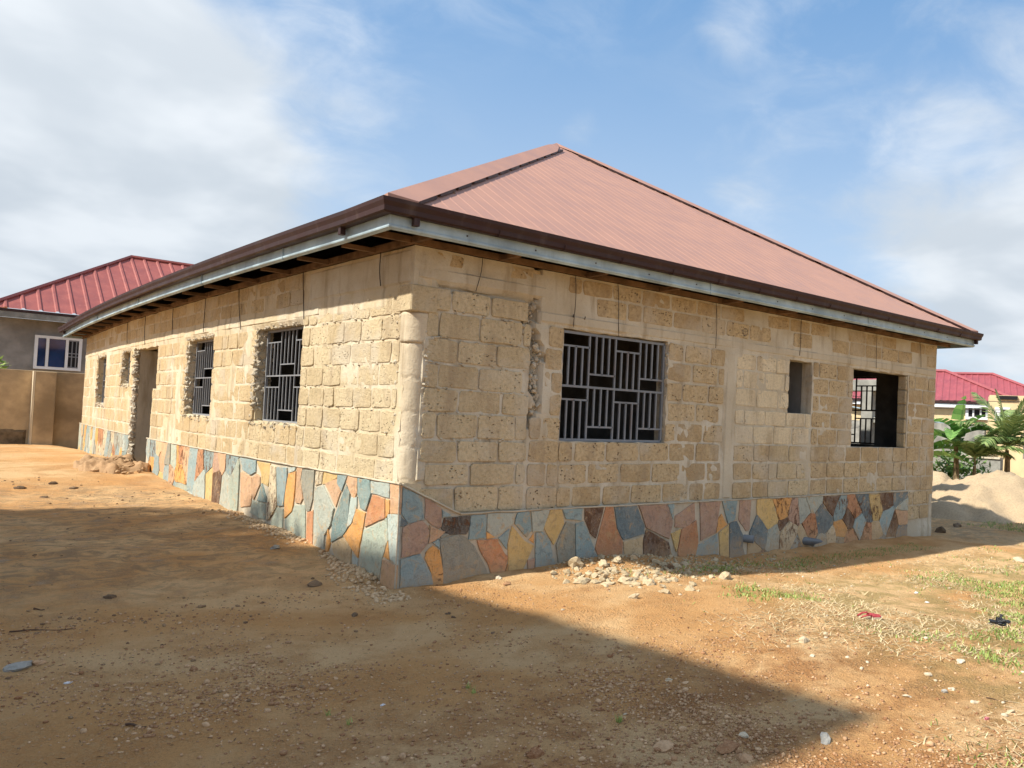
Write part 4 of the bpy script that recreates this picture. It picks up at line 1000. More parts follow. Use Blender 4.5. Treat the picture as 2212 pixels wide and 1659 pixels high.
y = .2
while y < MY: a = warp_e(-.46, y); beam('rafter', (*a, ZT + .11), (.5, y, ZT + .11 + .96 * SL_), .05, .09); y += 1.17
x = .35
while x < LX: beam('rafter', (x, -.46, ZT + .11), (x, .5, ZT + .11 + .96 * SL_), .05, .09); x += 1.17

# ------------------------------------------------------------------ left background
# tan boundary wall with a pillar
yb = 22.0
BW = thing('boundary_wall', 'tall tan rendered boundary wall with one pillar, left behind the bungalow', 'wall', (-6, yb, -1.4))
mb = MB(); mb.box(-14, 8, yb, yb + .2, -2., .72, .01); mb.build('wall_panel', M_TANW, BW, off=(-6, yb, -1.4))
mb = MB(); mb.box(-.93, -.45, yb - .28, yb - .004, -2., .70, .01); mb.build('pillar', M_TANW, BW, off=(-6, yb, -1.4))
mb = MB(); mb.box(-.985, -.932, yb - .281, yb - .004, -2., .704); mb.build('pillar_edge', M_TANC, BW, off=(-6, yb, -1.4))
mb = MB()
rocky(mb, lambda a, z, d: (a, yb - d, z), -8, -.99, -2.0, -.93, .03, .02, .12, True, freq=3, ragged=.05); mb.build('footing', M_TAND, BW, off=(-6, yb, -1.4))
def pt(u, v, y):
    d = px_dir(u, v); k = (y - CAM.y) / d.y; return CAM + d * k
yn = 27.0
NH = thing('neighbour_house', 'grey rendered house under a ribbed red metal roof behind the tan boundary wall', 'house', (0, yn, -1.4)); OFN = (0, yn, -1.4)
zt_ = pt(0, 690, yn).z
mb = MB(); mb.box(-14, 12, yn, yn + .25, -2., zt_ + .1); mb.build('wall', M_GREYW, NH, off=OFN)
e = pt(0, 663, yn - .7); ze = e.z
ap = pt(283, 557, yn - .7); 
# front slope: eave at y=yn-.7, ridge 4.5 m further back
yr = yn + 3.8; apx = pt(283, 557, yr); zr_ = apx.z; rise = (zr_ - ze) / 4.5
def ribbed(P0, P1, A0, A1, mat_, parent, off, pitch=.45, h=.04, name='roof_slope'):
    mb = MB(); P0, P1, A0, A1 = map(Vector, (P0, P1, A0, A1)); d = (P1 - P0).normalized(); ln = (P1 - P0).length; a0 = (A0 - P0).dot(d); a1 = (A1 - P0).dot(d); up = (A0 - P0) - d * a0; n = d.cross(up).normalized()
    if n.z < 0: n = -n
    ss = [(0, 0)]; k = 1
    while k * pitch < ln - .05:
        for o, hh in ((-.06, 0), (-.03, h), (.03, h), (.06, 0)): ss.append((k * pitch + o, hh))
        k += 1
    ss.append((ln, 0)); vs = []
    for s, hh in ss:
        f = 1.
        if a0 > 0 and s < a0: f = s / a0
        if a1 < ln and s > a1: f = min(f, (ln - s) / (ln - a1))
        p = P0 + d * s + n * hh; vs += [p[:], (p + up * f)[:]]
    mb.add(vs, [(2 * i, 2 * i + 2, 2 * i + 3, 2 * i + 1) for i in range(len(ss) - 1)]); return mb.build(name, mat_, parent, off=off)
xl = apx.x - 4.5
P0 = (xl, yn - .7, ze); P1 = (14, yn - .7, ze); A0 = (apx.x, yr, zr_); A1 = (11, yr, zr_)
ribbed(P0, P1, A0, A1, M_RED, NH, OFN)
ribbed((xl, yr + 4.5, ze), P0, A0, A0, M_RED, NH, OFN)
mb = MB(); mb.tube([Vector(P0) + Vector((0, 0, .05)), Vector(A0) + Vector((0, 0, .05)), Vector(A1) + Vector((0, 0, .05))], .07, 5); mb.build('ridge_cap', M_RED, NH, off=OFN)
mb = MB(); mb.box(xl, 13, yn - .74, yn - .70, ze - .30, ze - .11); mb.build('fascia', M_CONC2, NH, off=OFN)
mb = MB(); mb.box(xl, 13, yn - .699, yn - .001, ze - .12, ze - .09); mb.build('soffit', M_SOFF, NH, off=OFN)
mb = MB(); mb.box(xl, 13, yn - .76, yn - .68, ze - .10, ze - .02); mb.build('gutter', M_GUT, NH, off=OFN)
w0 = pt(73, 760, yn); w1 = pt(176, 760, yn); za, zb_ = pt(120, 799, yn).z, pt(120, 727, yn).z
mb = MB(); t_ = .09
wx0, wx1 = w0.x, w1.x
for b_ in ((wx0, wx1, za, za + t_), (wx0, wx1, zb_ - t_, zb_), (wx0, wx0 + t_, za + t_, zb_ - t_), (wx1 - t_, wx1, za + t_, zb_ - t_)):
    mb.box(b_[0], b_[1], yn - .09, yn - .002, b_[2], b_[3])
for f in (.27, .68): xm = wx0 + (wx1 - wx0) * f; mb.box(xm - .04, xm + .04, yn - .085, yn - .002, za + t_, zb_ - t_)
WF = mb.build('window_frame', M_WHITE, NH, off=OFN)
for f0, f1, m_ in ((0.0, .27, M_GLASS), (.27, .68, M_GLASS), (.68, 1., M_DARK)):
    mb = MB(); mb.box(wx0 + (wx1 - wx0) * f0 + .05, wx0 + (wx1 - wx0) * f1 - .05, yn - .045, yn - .001, za + t_, zb_ - t_); mb.build('pane', m_, WF, off=OFN)
mb = MB()
for k in (1, 2): xm = wx0 + (wx1 - wx0) * (.70 + .09 * k); mb.bar((xm, yn - .06, za + t_), (xm, yn - .06, zb_ - t_), .03)
for f in (.1, .42, .52, .9): zz_ = za + (zb_ - za) * f; mb.bar((wx0 + (wx1 - wx0) * .70, yn - .062, zz_), (wx1 - t_, yn - .062, zz_), .03)
mb.build('window_bars', M_BARL, WF, off=OFN)
def bush(name, label, cat, c, r, n, m_, leaf=.12, group=None, stems=3):
    T0 = thing(name, label, cat, c, 0, group); mb = MB(); rr = random.Random(int(abs(c[0]) * 100))
    for i in range(n):
        d = Vector((rr.gauss(0, 1), rr.gauss(0, 1), rr.gauss(0, 1))).normalized() * rr.random() ** .45; p = Vector((d.x * r[0], d.y * r[1], r[2] + d.z * r[2]))
        a = Vector((rr.uniform(-1, 1), rr.uniform(-1, 1), rr.uniform(-.6, 1))).normalized(); b = a.cross(Vector((rr.uniform(-1, 1), rr.uniform(-1, 1), 1))).normalized(); s = leaf * rr.uniform(.6, 1.3); mb.cur = rr.random()
        mb.add([p - a * s, p + b * s * .35, p + a * s, p - b * s * .35], [(0, 1, 2, 3)])
    mb.build('foliage', m_, T0); mb = MB()
    for i in range(stems): mb.tube([(0, 0, -.1), (rr.uniform(-.3, .3) * r[0], rr.uniform(-.3, .3) * r[1], r[2] * 1.3)], [.04, .015], 5)
    mb.build('stem', M_TRUNK, T0); return T0
pb = pt(-18, 800, 23.6); bush('garden_shrub', 'bright green shrub top showing over the tan boundary wall at the left edge', 'shrub', (pb.x - .1, 23.4, -1.4), (.75, .6, 1.30), 900, M_GRASS, .14)

# unseen open roof, added in place of a neighbouring building to shade the yard
H_ = 6.5; sh = Vector((.97, -.19)) * H_
corner = Vector((.785, -4.96)) - sh
OC = thing('shadowcaster', 'unseen open concrete canopy on posts left of the yard, shading it', 'shadowcaster', (corner.x - 4, corner.y + 4, -1.75)); OFO = (corner.x - 4, corner.y + 4, -1.75)
g = lambda x, y: (x - sh.x, y - sh.y)
poly = [g(.785, -4.96), g(.65, -3.5), g(.52, -1.6), g(.32, -.41), g(.14, 1.7), g(-1.0, 2.4), (corner.x - 4.4, g(0, 2.8)[1]), (corner.x - 4.4, corner.y)]
mb = MB(); n = len(poly); vs = [(p[0], p[1], H_ - 1.95) for p in poly] + [(p[0], p[1], H_ - 1.72) for p in poly]
mb.add(vs, [tuple(range(n)), tuple(range(n, 2 * n))] + [(i, (i + 1) % n, n + (i + 1) % n, n + i) for i in range(n)]); mb.build('roof_slab', M_CONC2, OC, off=OFO)
cx_ = sum(p[0] for p in poly) / n; cy_ = sum(p[1] for p in poly) / n
for p in poly:
    mb = MB(); qx, qy = cx_ + (p[0] - cx_) * .94, cy_ + (p[1] - cy_) * .94; mb.box(qx - .12, qx + .12, qy - .12, qy + .12, -2.1, H_ - 1.952); mb.build('post', M_CONC2, OC, off=OFO)
bush('added_shade_tree', 'unseen broad leafy tree added for shade left of the yard beyond the canopy', 'tree', (-8.3, 4.6, -1.6), (2.1, 2.3, 6.2), 1, M_BUSH, .1)  # unseen tree added so its leaves dapple the alley shadow's edge
mb = MB(); rr = random.Random(3)
for i in range(5200):
    d = Vector((rr.gauss(0, 1), rr.gauss(0, 1), rr.gauss(0, 1))).normalized() * rr.random() ** .38; p = Vector((d.x * 2.3, d.y * 2.3, 6.0 + d.z * 1.5))
    a = Vector((rr.uniform(-1, 1), rr.uniform(-1, 1), rr.uniform(-.5, .5))).normalized(); b = a.cross(Vector((0, 0, 1))).normalized(); q = .13 * rr.uniform(.6, 1.3); mb.cur = rr.random()
    mb.add([p - a * q, p + b * q * .5, p + a * q, p - b * q * .5], [(0, 1, 2, 3)])
mb.build('crown', M_BUSH, bpy.data.objects['added_shade_tree'])
#SECTION2
# ------------------------------------------------------------------ things behind, to the right
def ground_hit(u, v):
    d = px_dir(u, v); k = 1.
    for _ in range(60):
        p = CAM + d * k; h = p.z - ghs(p.x, p.y); k += h / max(.03, -d.z) * .7
        if k < .5 or k > 200: return CAM + d * min(max(k, .5), 200)
    return CAM + d * k
def mound(name, label, cat, cx, cy, rx, ry, h, m, seed, group=None, rough=.05, n=44, kind=None):
    zb = ghs(cx, cy); O = (cx, cy, zb); mb = MB(); vs = []
    for i in range(n + 1):
        for j in range(n + 1):
            a, b = (i / n * 2 - 1) * 1.25, (j / n * 2 - 1) * 1.25; x, y = cx + a * rx, cy + b * ry; r2 = a * a + b * b
            rr = max(0., math.sqrt(r2) + .18 * float(fbm(np.array(a * 1.3 + seed), np.array(b * 1.3), 2, 1.)))
            z = h * max(0, 1 - rr ** 1.6) * (1 + .25 * float(fbm(np.array(a + seed), np.array(b + 4.), 3, 2.)))
            z += rough * float(fbm(np.array(x), np.array(y + seed), 4, 3.)) * (1 if z > 0 else 0)
            vs.append((x, y, ghs(x, y) + (z if r2 < 1.5 and z > 0 else -.06)))
    fs = [(i * (n + 1) + j, (i + 1) * (n + 1) + j, (i + 1) * (n + 1) + j + 1, i * (n + 1) + j + 1) for i in range(n) for j in range(n)]
    mb.add(vs, fs); o = mb.build(name, m, off=O, smooth=True, label=label, category=cat, group=group)
    return o
mound('sand_heap', 'broad pale sand heap in front of the small palms, right of the bungalow', 'sand heap', 16.6, 1.7, 2.9, 2.2, 1.04, M_SAND, 3., rough=.3)
mound('sand_heap', 'grass-flecked sand heap next to the far corner of the bungalow, below the banana plants', 'sand heap', 17.3, 3.9, 1.3, 1.2, 1.0, M_SAND, 8.)
def frond_leaf(mb, base, az, el, ln, wd, droop, seg=9, torn=.0, fold=.25):
    p = Vector(base); hd = Vector((math.cos(az), math.sin(az), 0)); side = Vector((-hd.y, hd.x, 0)); e = el; rows = []
    for k in range(seg + 1):
        t = k / seg; w = wd * math.sin(math.pi * min(1, .08 + t * .92)) ** .6 * (1 if k < seg else .1)
        d = hd * math.cos(e) + Vector((0, 0, math.sin(e))); up = side.cross(d) * -1
        if up.z < 0: up = -up
        rows.append((p + side * w / 2 + up * w * fold, p.copy(), p - side * w / 2 + up * w * fold, side, d)); p = p + d * (ln / seg); e -= droop / seg
    for k in range(seg):
        mb.cur = random.random(); a, b = rows[k], rows[k + 1]; g_ = torn * (ln / seg) * random.uniform(0, .5)
        mb.add([a[0] + b[4] * 0, a[1], b[1], b[0] - b[4] * g_], [(0, 1, 2, 3)]); mb.add([a[1], a[2], b[2] - b[4] * g_, b[1]], [(0, 1, 2, 3)])
def banana(name, label, x, y, h, leaves, seed):
    random.seed(seed); z = ghs(x, y) - .05; T0 = thing(name, label, 'banana plant', (x, y, z)); mb = MB()
    mb.tube([(0, 0, 0), (.03, .02, h * .5), (.0, .05, h)], [.11, .085, .05], 8); mb.build('stem', M_TRUNK, T0)
    for (az, el, ln, wd, dr) in leaves:
        mb = MB(); frond_leaf(mb, (0, 0, h * random.uniform(.8, 1.)), az, el, ln * 1.25, wd * 1.15, dr, torn=.9); mb.build('leaf', M_BAN, T0)
R_ = math.radians
banana('banana_plant', 'bright green banana plant with an upright rolled leaf, between bungalow and palms', 19.0, 3.9, 2.05,
       [(R_(250), R_(84), 1.15, .42, .25), (R_(200), R_(30), 1.3, .45, 1.3), (R_(160), R_(50), 1.2, .4, 1.6), (R_(300), R_(40), 1.1, .42, 1.3), (R_(20), R_(60), 1.0, .4, 1.2), (R_(270), R_(70), 1.1, .40, .9), (R_(110), R_(35), 1.2, .4, 1.2)], 11)
banana('banana_plant', 'dark banana plant with drooping broad leaves beside the far corner of the bungalow', 18.6, 4.7, 1.6,
       [(R_(290), R_(35), 1.4, .5, 1.3), (R_(240), R_(55), 1.3, .45, 1.5), (R_(190), R_(40), 1.2, .45, 1.2), (R_(320), R_(20), 1.3, .5, 1.0), (R_(80), R_(50), 1.1, .4, 1.3), (R_(265), R_(15), 1.3, .5, .8), (R_(30), R_(45), 1.2, .45, 1.2)], 12)
def palm(label, x, y, th, fronds, seed, r=.09):
    random.seed(seed); z = ghs(x, y) - .05; T0 = thing('coconut_palm', label, 'palm', (x, y, z)); mb = MB()
    for k in range(5): 
        a = k * 1.3; mb.tube([(math.cos(a) * r * .8, math.sin(a) * r * .8, 0), (math.cos(a) * r * .5, math.sin(a) * r * .5, th * random.uniform(.8, 1.1))], [r * .6, r * .3], 6)
    mb.build('trunk', M_TRUNK, T0)
    for (az, el, ln, dr) in fronds:
        mb = MB(); p = Vector((0, 0, th)); hd = Vector((math.cos(az), math.sin(az), 0)); side = Vector((-hd.y, hd.x, 0)); e = el; seg = 16; pts = []
        for k in range(seg + 1):
            d = hd * math.cos(e) + Vector((0, 0, math.sin(e))); pts.append((p.copy(), d)); p = p + d * ln / seg; e -= dr / seg * (k / seg + .5)
        mb.cur = .9; mb.tube([q[0] for q in pts], [.018 * (1 - k / (seg + 4)) for k in range(seg + 1)], 5)
        for k in range(2, seg * 3):
            t = k / (seg * 3); i = min(seg - 1, int(t * seg)); q = pts[i][0].lerp(pts[i + 1][0], t * seg - i); d = pts[i][1]; L_ = .60 * ln / 1.6 * math.sin(math.pi * min(1, .12 + .85 * t)) ** .7
            for s in (-1, 1):
                mb.cur = random.random(); a = (side * s * .75 + d * .65 + Vector((0, 0, random.uniform(-.15, .1)))).normalized(); tip = q + a * L_ + Vector((0, 0, -.25 * L_)); mid = q + a * L_ * .5; w = d * .026
                mb.add([q - w * .6, mid - w, tip, mid + w, q + w * .6], [(0, 1, 2, 3, 4)])
        mb.build('frond', M_PALM, T0)
palm('young coconut palm with stout pale stem and tall spread fronds, rightmost of the plants', 19.7, 2.7, 1.75,
     [(R_(a), R_(e), l, d) for a, e, l, d in ((95, 72, 1.9, .7), (270, 78, 1.8, .5), (140, 50, 1.8, 1.3), (310, 45, 1.8, 1.5), (220, 60, 1.7, 1.2), (20, 65, 1.6, .9), (180, 30, 1.6, 1.3), (340, 20, 1.5, 1.3), (255, 35, 1.6, 1.6), (120, 84, 1.7, .3), (60, 30, 1.6, 1.2), (290, 64, 1.8, .9))], 21)
palm('small yellowish palm rising behind the pale sand heap, left of the larger palm', 18.9, 3.3, 1.35,
     [(R_(a), R_(e), l, d) for a, e, l, d in ((285, 40, 1.5, 1.4), (310, 55, 1.4, 1.2), (250, 45, 1.2, 1.3), (200, 50, 1.2, 1.2), (150, 55, 1.1, 1.2), (100, 60, 1.2, 1.), (30, 50, 1.2, 1.2), (270, 70, 1.2, .8), (330, 30, 1.3, 1.3))], 22, .06)
random.seed(31)
GW = thing('garden_wall', 'low weathered grey block wall behind the palms and banana plants', 'wall', (22, 5.5, -1.9)); OGW = (22, 5.5, -1.9)
mb = MB(); mb.box(21.9, 22.1, 3.9, 20, -2.2, -.72); mb.build('wall_panel', M_CONC2, GW, off=OGW)
mb = MB(); mb.box(21.85, 22.15, 3.9, 20, -.718, -.66); mb.build('coping', M_CONC, GW, off=OGW)
TW = thing('compound_wall', 'taller grey compound wall at the foot of the beige house behind the plants', 'wall', (26, 8, -1.9)); 
mb = MB(); mb.bar((25.5, 14, -.7), (26.5, 6.6, -.7), .2, 2.3); mb.build('wall_panel', M_CONC2, TW, off=(26, 8, -1.9))
YL = thing('yard_wall', 'low sunlit yellow yard wall beyond the palms at the right edge', 'wall', (25, 3, -1.9)); mb = MB(); mb.bar((23.5, 3.9, -1.35), (25.5, -4, -1.35), .2, 1.3); mb.build('wall_panel', M_BEIGE, YL, off=(25, 3, -1.9))
bush('green_bush', 'low dark green bush behind the palms at the foot of the grey wall', 'bush', (20.6, 4.7, -1.9), (.8, 1.1, .75), 700, M_BUSH, .12)
bush('green_bush', 'light green bush at the right edge beyond the larger palm', 'bush', (21.8, 1.9, -1.9), (.5, .6, 1.0), 450, M_GRASS, .12)

# crimson roofed houses: built in a frame turned to face the yard
def framed(o, ang):
    c, s = math.cos(ang), math.sin(ang); return lambda x, y, z: (o[0] + c * x - s * y, o[1] + s * x + c * y, z)
def hip_house(label, o, ang, Lh, Dh, ze, zr, mroof, mwall, wins, cols=()):
    F = framed(o, ang); T0 = thing('distant_house', label, 'house', (o[0], o[1], -1.9)); OF_ = (o[0], o[1], -1.9)
    mb = MB(); q = [F(x, y, z) for z in (-2.1, ze - .12) for x, y in ((.3, .3), (Lh - .3, .3), (Lh - .3, Dh - .3), (.3, Dh - .3))]
    mb.add(q, [(0, 1, 5, 4), (1, 2, 6, 5), (2, 3, 7, 6), (3, 0, 4, 7), (4, 5, 6, 7)]); WL = mb.build('wall', mwall, T0, off=OF_)
    c = [F(0, 0, ze), F(Lh, 0, ze), F(Lh, Dh, ze), F(0, Dh, ze)]; r0, r1 = F(Dh / 2, Dh / 2, zr), F(Lh - Dh / 2, Dh / 2, zr)
    for a, b, p, q2 in ((c[0], c[1], r0, r1), (c[1], c[2], r1, r1), (c[3], c[0], r0, r0)): ribbed(a, b, p, q2, mroof, T0, OF_, .30, .022)
    mb = MB(); mb.add([c[2], c[3], r0, r1], [(0, 1, 2, 3)]); mb.build('roof_slope', mroof, T0, off=OF_)
    mb = MB(); rt = Vector((0, 0, .05)); mb.tube([Vector(c[0]) + rt, Vector(r0) + rt, Vector(r1) + rt, Vector(c[1]) + rt], .09, 5); mb.build('ridge_cap', mroof, T0, off=OF_)
    mb = MB(); mb.bar(Vector(c[0]) - Vector((0, 0, .05)), Vector(c[1]) - Vector((0, 0, .05)), .05, .1); mb.bar(Vector(c[1]) - Vector((0, 0, .05)), Vector(c[2]) - Vector((0, 0, .05)), .05, .1); mb.build('gutter', M_GUT, T0, off=OF_)
    mb = MB(); mb.bar(Vector(F(.05, .05, ze - .2)), Vector(F(Lh, .05, ze - .2)), .05, .16); mb.build('fascia', M_WHITE, T0, off=OF_)
    mb = MB(); mb.add([F(0.05, .1, ze - .27), F(Lh - .05, .1, ze - .27), F(Lh - .05, .3, ze - .27), F(.05, .3, ze - .27)], [(0, 1, 2, 3)]); mb.build('soffit', M_SOFF, T0, off=OF_)
    for (wx, wz, ww, wh) in wins:
        def bx(x0, x1, z0, z1, y0, y1):
            m_ = MB(); q = [F(x, y, z) for x in (x0, x1) for y in (y0, y1) for z in (z0, z1)]
            m_.add(q, [(0, 1, 3, 2), (4, 6, 7, 5), (0, 4, 5, 1), (2, 3, 7, 6), (0, 2, 6, 4), (1, 5, 7, 3)]); return m_
        fr = MB(); t = .12
        for a in ((wx, wx + ww, wz, wz + t), (wx, wx + ww, wz + wh - t, wz + wh), (wx, wx + t, wz + t, wz + wh - t), (wx + ww - t, wx + ww, wz + t, wz + wh - t), (wx + ww * .30, wx + ww * .38, wz + t, wz + wh - t), (wx + ww * .62, wx + ww * .70, wz + t, wz + wh - t)):
            b_ = bx(*a, .20, .295); fr.add(b_.v, b_.f)
        W_ = fr.build('window', M_WHITE, T0, off=OF_); bx(wx + .1, wx + ww - .1, wz + .1, wz + wh - .1, .24, .297).build('pane', M_DARK, W_, off=OF_)
    return T0
angR = math.atan2(8.32 - 10.56, 30.87 - 29.75)
def place_line(pa, pb, back, fwd): 
    a, b = Vector(pa), Vector(pb); d = (b - a).normalized(); return a - d * back, (b - a).length + back + fwd
o_, l_ = place_line((29.75, 10.56), (30.87, 8.32), 9., .0)
hip_house('beige house with a ribbed crimson hipped roof and small white window, beyond the palms', (o_.x, o_.y), angR, l_ + 1.1, 6.4, 1.50, 3.02, M_REDR, M_BEIGE, [(l_ - 1.15, .72, .95, .85)])
angS = angR
hip_house('farther house whose crimson roof steps down at the right edge of the photograph', (31.06, 17.46), angS, 12., 7.5, 1.5, 3.26, M_REDR, M_BEIGE, [])
YB = thing('stair_tower', 'narrow pale yellow block with a flat roof and white window behind the larger palm', 'building', (27.5, 5.9, -1.9)); OYB = (27.5, 5.9, -1.9)
mb = MB(); FB = framed((27.1, 6.75), angR)
q = [FB(x, y, z) for z in (-2.1, 1.62) for x, y in ((0, 0), (1.25, 0), (1.25, 2.), (0, 2.))]; mb.add(q, [(0, 1, 5, 4), (1, 2, 6, 5), (2, 3, 7, 6), (3, 0, 4, 7), (4, 5, 6, 7)]); mb.build('wall', M_BEIGE, YB, off=OYB)
mb = MB(); q = [FB(x, y, z) for z in (-2.1, 1.28) for x, y in ((1.26, .02), (3.4, .02), (3.4, 2.), (1.26, 2.))]; mb.add(q, [(0, 1, 5, 4), (1, 2, 6, 5), (2, 3, 7, 6), (3, 0, 4, 7), (4, 5, 6, 7)]); mb.build('side_block', M_CONC2, YB, off=OYB)
mb = MB(); q = [FB(x, y, z) for z in (.55, 1.15) for x, y in ((.2, -.04), (.75, -.04), (.75, -.002), (.2, -.002))]; mb.add(q, [(0, 1, 5, 4), (1, 2, 6, 5), (2, 3, 7, 6), (3, 0, 4, 7), (4, 5, 6, 7)]); WYB = mb.build('window', M_WHITE, YB, off=OYB)
mb = MB(); q = [FB(x, y, z) for z in (.63, 1.07) for x, y in ((.4, -.05), (.66, -.05), (.66, -.041), (.4, -.041))]; mb.add(q, [(0, 1, 5, 4)]); mb.build('pane', M_DARK, WYB, off=OYB)
mb = MB(); q = [FB(x, y, z) for z in (1.452, 1.6) for x, y in ((.3, -.1), (1.0, -.1), (1.0, 1.), (.3, 1.))]; mb.add(q, [(0, 1, 5, 4), (1, 2, 6, 5), (2, 3, 7, 6), (3, 0, 4, 7), (4, 5, 6, 7)]); mb.build('roof_box', M_DARK, YB, off=OYB)
# plain beige wing with a pale lean-to roof, next to the corner of the bungalow
LW = thing('lean_to_shed', 'beige rendered shed with a sloping pale grey metal roof by the bungalow corner', 'shed', (27, 10.3, -1.9)); OLW = (27, 10.3, -1.9)
FL = framed((25.8, 13.2), angR)
mb = MB(); q = [FB(0, 0, 0)]; v8 = [FL(0, 0, -2.1), FL(5.2, 0, -2.1), FL(5.2, 1.5, -2.1), FL(0, 1.5, -2.1), FL(0, 0, 1.12), FL(5.2, 0, .35), FL(5.2, 1.5, .35), FL(0, 1.5, 1.12)]
mb.add(v8, [(0, 1, 5, 4), (1, 2, 6, 5), (2, 3, 7, 6), (3, 0, 4, 7)]); mb.build('wall', M_BEIGE, LW, off=OLW)
mb = MB(); v8 = [FL(-.2, -.25, 1.17), FL(5.4, -.25, .33), FL(5.4, 1.7, .33), FL(-.2, 1.7, 1.17), FL(-.2, -.25, 1.22), FL(5.4, -.25, .38), FL(5.4, 1.7, .38), FL(-.2, 1.7, 1.22)]
mb.add(v8, [(0, 1, 2, 3), (4, 5, 6, 7), (0, 1, 5, 4), (1, 2, 6, 5), (2, 3, 7, 6), (3, 0, 4, 7)]); mb.build('roof', M_FASC, LW, off=OLW)
# two sagging cables in front of the crimson roof
for i, (z0, z1, lb) in enumerate(((2.05, 2.5, 'upper of two thin dark cables sagging across the crimson roof'), (1.62, 2.05, 'lower of two thin dark cables sagging across the crimson roof'))):
    mb = MB(); pts = [(24 + 6 * t, 14 - 16 * t, z0 * .75 + (z1 - z0) * t * .8 - .35 * math.sin(math.pi * t)) for t in [k / 12 for k in range(13)]]
    mb.tube(pts, .012, 4); mb.build('overhead_cable', M_WIRE, off=(27, 6, 1.5), label=lb, category='cable')
# unfinished porch post and beam seen through the end window
PP = thing('porch_frame', 'unfinished grey concrete post and beam seen through the end window opening', 'post', (13, 3.05, -1.9)); OPP = (13, 3.05, -1.9)
mb = MB(); mb.box(12.9, 13.15, 2.93, 3.24, -2.2, .95, .01); mb.build('post', M_CONC2, PP, off=OPP)
mb = MB(); mb.box(12.88, 13.17, 2.2, 8, .952, 1.22, .01); mb.build('beam', M_CONC2, PP, off=OPP)
mb = MB(); mb.box(12.95, 13.1, 2.0, 2.925, .20, .34, .01); mb.build('rail', M_CONC2, PP, off=OPP)
ST = thing('white_louvre', 'small rack of white slats low behind the end window opening', 'louvre', (15, 4.05, -1.9))
for k in range(7): mb = MB(); mb.box(-.02, .02, -.35, .30, 1.56 + k * .055, 1.592 + k * .055); mb.build('slat', M_WHITE, ST)
for y_ in (-.36, .31): mb = MB(); mb.box(-.03, .03, y_ - .012, y_ + .012, 0, 1.96); mb.build('post', M_CONC2, ST)

# ------------------------------------------------------------------ loose things on the ground
ICO = bmesh.new(); bmesh.ops.create_icosphere(ICO, subdivisions=1, radius=1); IV = np.array([v.co[:] for v in ICO.verts]); IF = np.array([[v.index for v in f.verts] for f in ICO.faces]); ICO.free()
def scatter(name, label, cat, P, size, m, flat=(.5, .9), sub=1, kind='stuff', sink=.25):
    """many small stones joined in one mesh"""
    n = len(P); rs = np.random.RandomState(len(name) + n); nv = len(IV); dirs = IV[None] * rs.uniform(.72, 1.18, (n, nv, 1))
    sc = np.stack([rs.uniform(.7, 1.3, n), rs.uniform(.7, 1.2, n), rs.uniform(*flat, n)], -1)[:, None]; v = dirs * sc * size[:, None, None]
    a = rs.uniform(0, 6.28, n); c, s = np.cos(a)[:, None], np.sin(a)[:, None]; x = v[..., 0] * c - v[..., 1] * s; y = v[..., 0] * s + v[..., 1] * c
    z0 = gh(P[:, 0], P[:, 1]) + size * sink; v = np.stack([x + P[:, :1], y + P[:, 1:2], v[..., 2] + z0[:, None]], -1).reshape(-1, 3)
    f = (IF[None] + (np.arange(n) * nv)[:, None, None]).reshape(-1); nf = n * len(IF)
    me = bpy.data.meshes.new(name); me.vertices.add(n * nv); me.vertices.foreach_set('co', v.astype(np.float32).ravel()); me.loops.add(nf * 3); me.loops.foreach_set('vertex_index', f.astype(np.int32))
    me.polygons.add(nf); me.polygons.foreach_set('loop_start', np.arange(0, nf * 3, 3, dtype=np.int32)); me.update(calc_edges=True)
    at = me.attributes.new('rnd', 'FLOAT', 'POINT'); at.data.foreach_set('value', np.repeat(rs.rand(n), nv).astype(np.float32)); me.materials.append(m)
    o = bpy.data.objects.new(name, me); COL.objects.link(o); o['kind'] = kind; o['label'] = label; o['category'] = cat; return o
def blades(name, label, cat, P, hgt, wid, lie, m, seed):
    n = len(P); rs = np.random.RandomState(seed); a = rs.uniform(0, 6.28, n); h = hgt * rs.uniform(.5, 1.4, n); el = rs.uniform(*lie, n); z = gh(P[:, 0], P[:, 1])
    b = np.stack([P[:, 0], P[:, 1], z - .002], -1); d = np.stack([np.cos(a) * np.cos(el), np.sin(a) * np.cos(el), np.sin(el)], -1) * h[:, None]; s = np.stack([-np.sin(a), np.cos(a), 0 * a], -1) * wid * rs.uniform(.6, 1.4, n)[:, None]
    mid = b + d * .55 + np.array([0, 0, .15]) * h[:, None] * (el > .5)[:, None]; v = np.stack([b - s, b + s, mid + s * .8, b + d, mid - s * .8], 1)
    v[:, :, 2] = np.maximum(v[:, :, 2], z[:, None] + .001 + np.array([-.004, -.004, .003, .002, .003])[None]); v = v.reshape(-1, 3)
    f = np.array([0, 1, 2, 3, 4])[None] + (np.arange(n) * 5)[:, None]; me = bpy.data.meshes.new(name); me.vertices.add(n * 5); me.vertices.foreach_set('co', v.astype(np.float32).ravel()); me.loops.add(n * 5); me.loops.foreach_set('vertex_index', f.ravel().astype(np.int32))
    me.polygons.add(n); me.polygons.foreach_set('loop_start', np.arange(0, n * 5, 5, dtype=np.int32)); me.update(calc_edges=True)
    at = me.attributes.new('rnd', 'FLOAT', 'POINT'); at.data.foreach_set('value', np.repeat(rs.rand(n), 5).astype(np.float32)); me.materials.append(m); o = bpy.data.objects.new(name, me); COL.objects.link(o); o['kind'] = 'stuff'; o['label'] = label; o['category'] = cat
rs = np.random.RandomState(4)
def cand(n, x0, x1, y0, y1): return np.stack([rs.uniform(x0, x1, n), rs.uniform(y0, y1, n)], -1)
P = cand(260000, -5, 4.5, -6.6, .2)
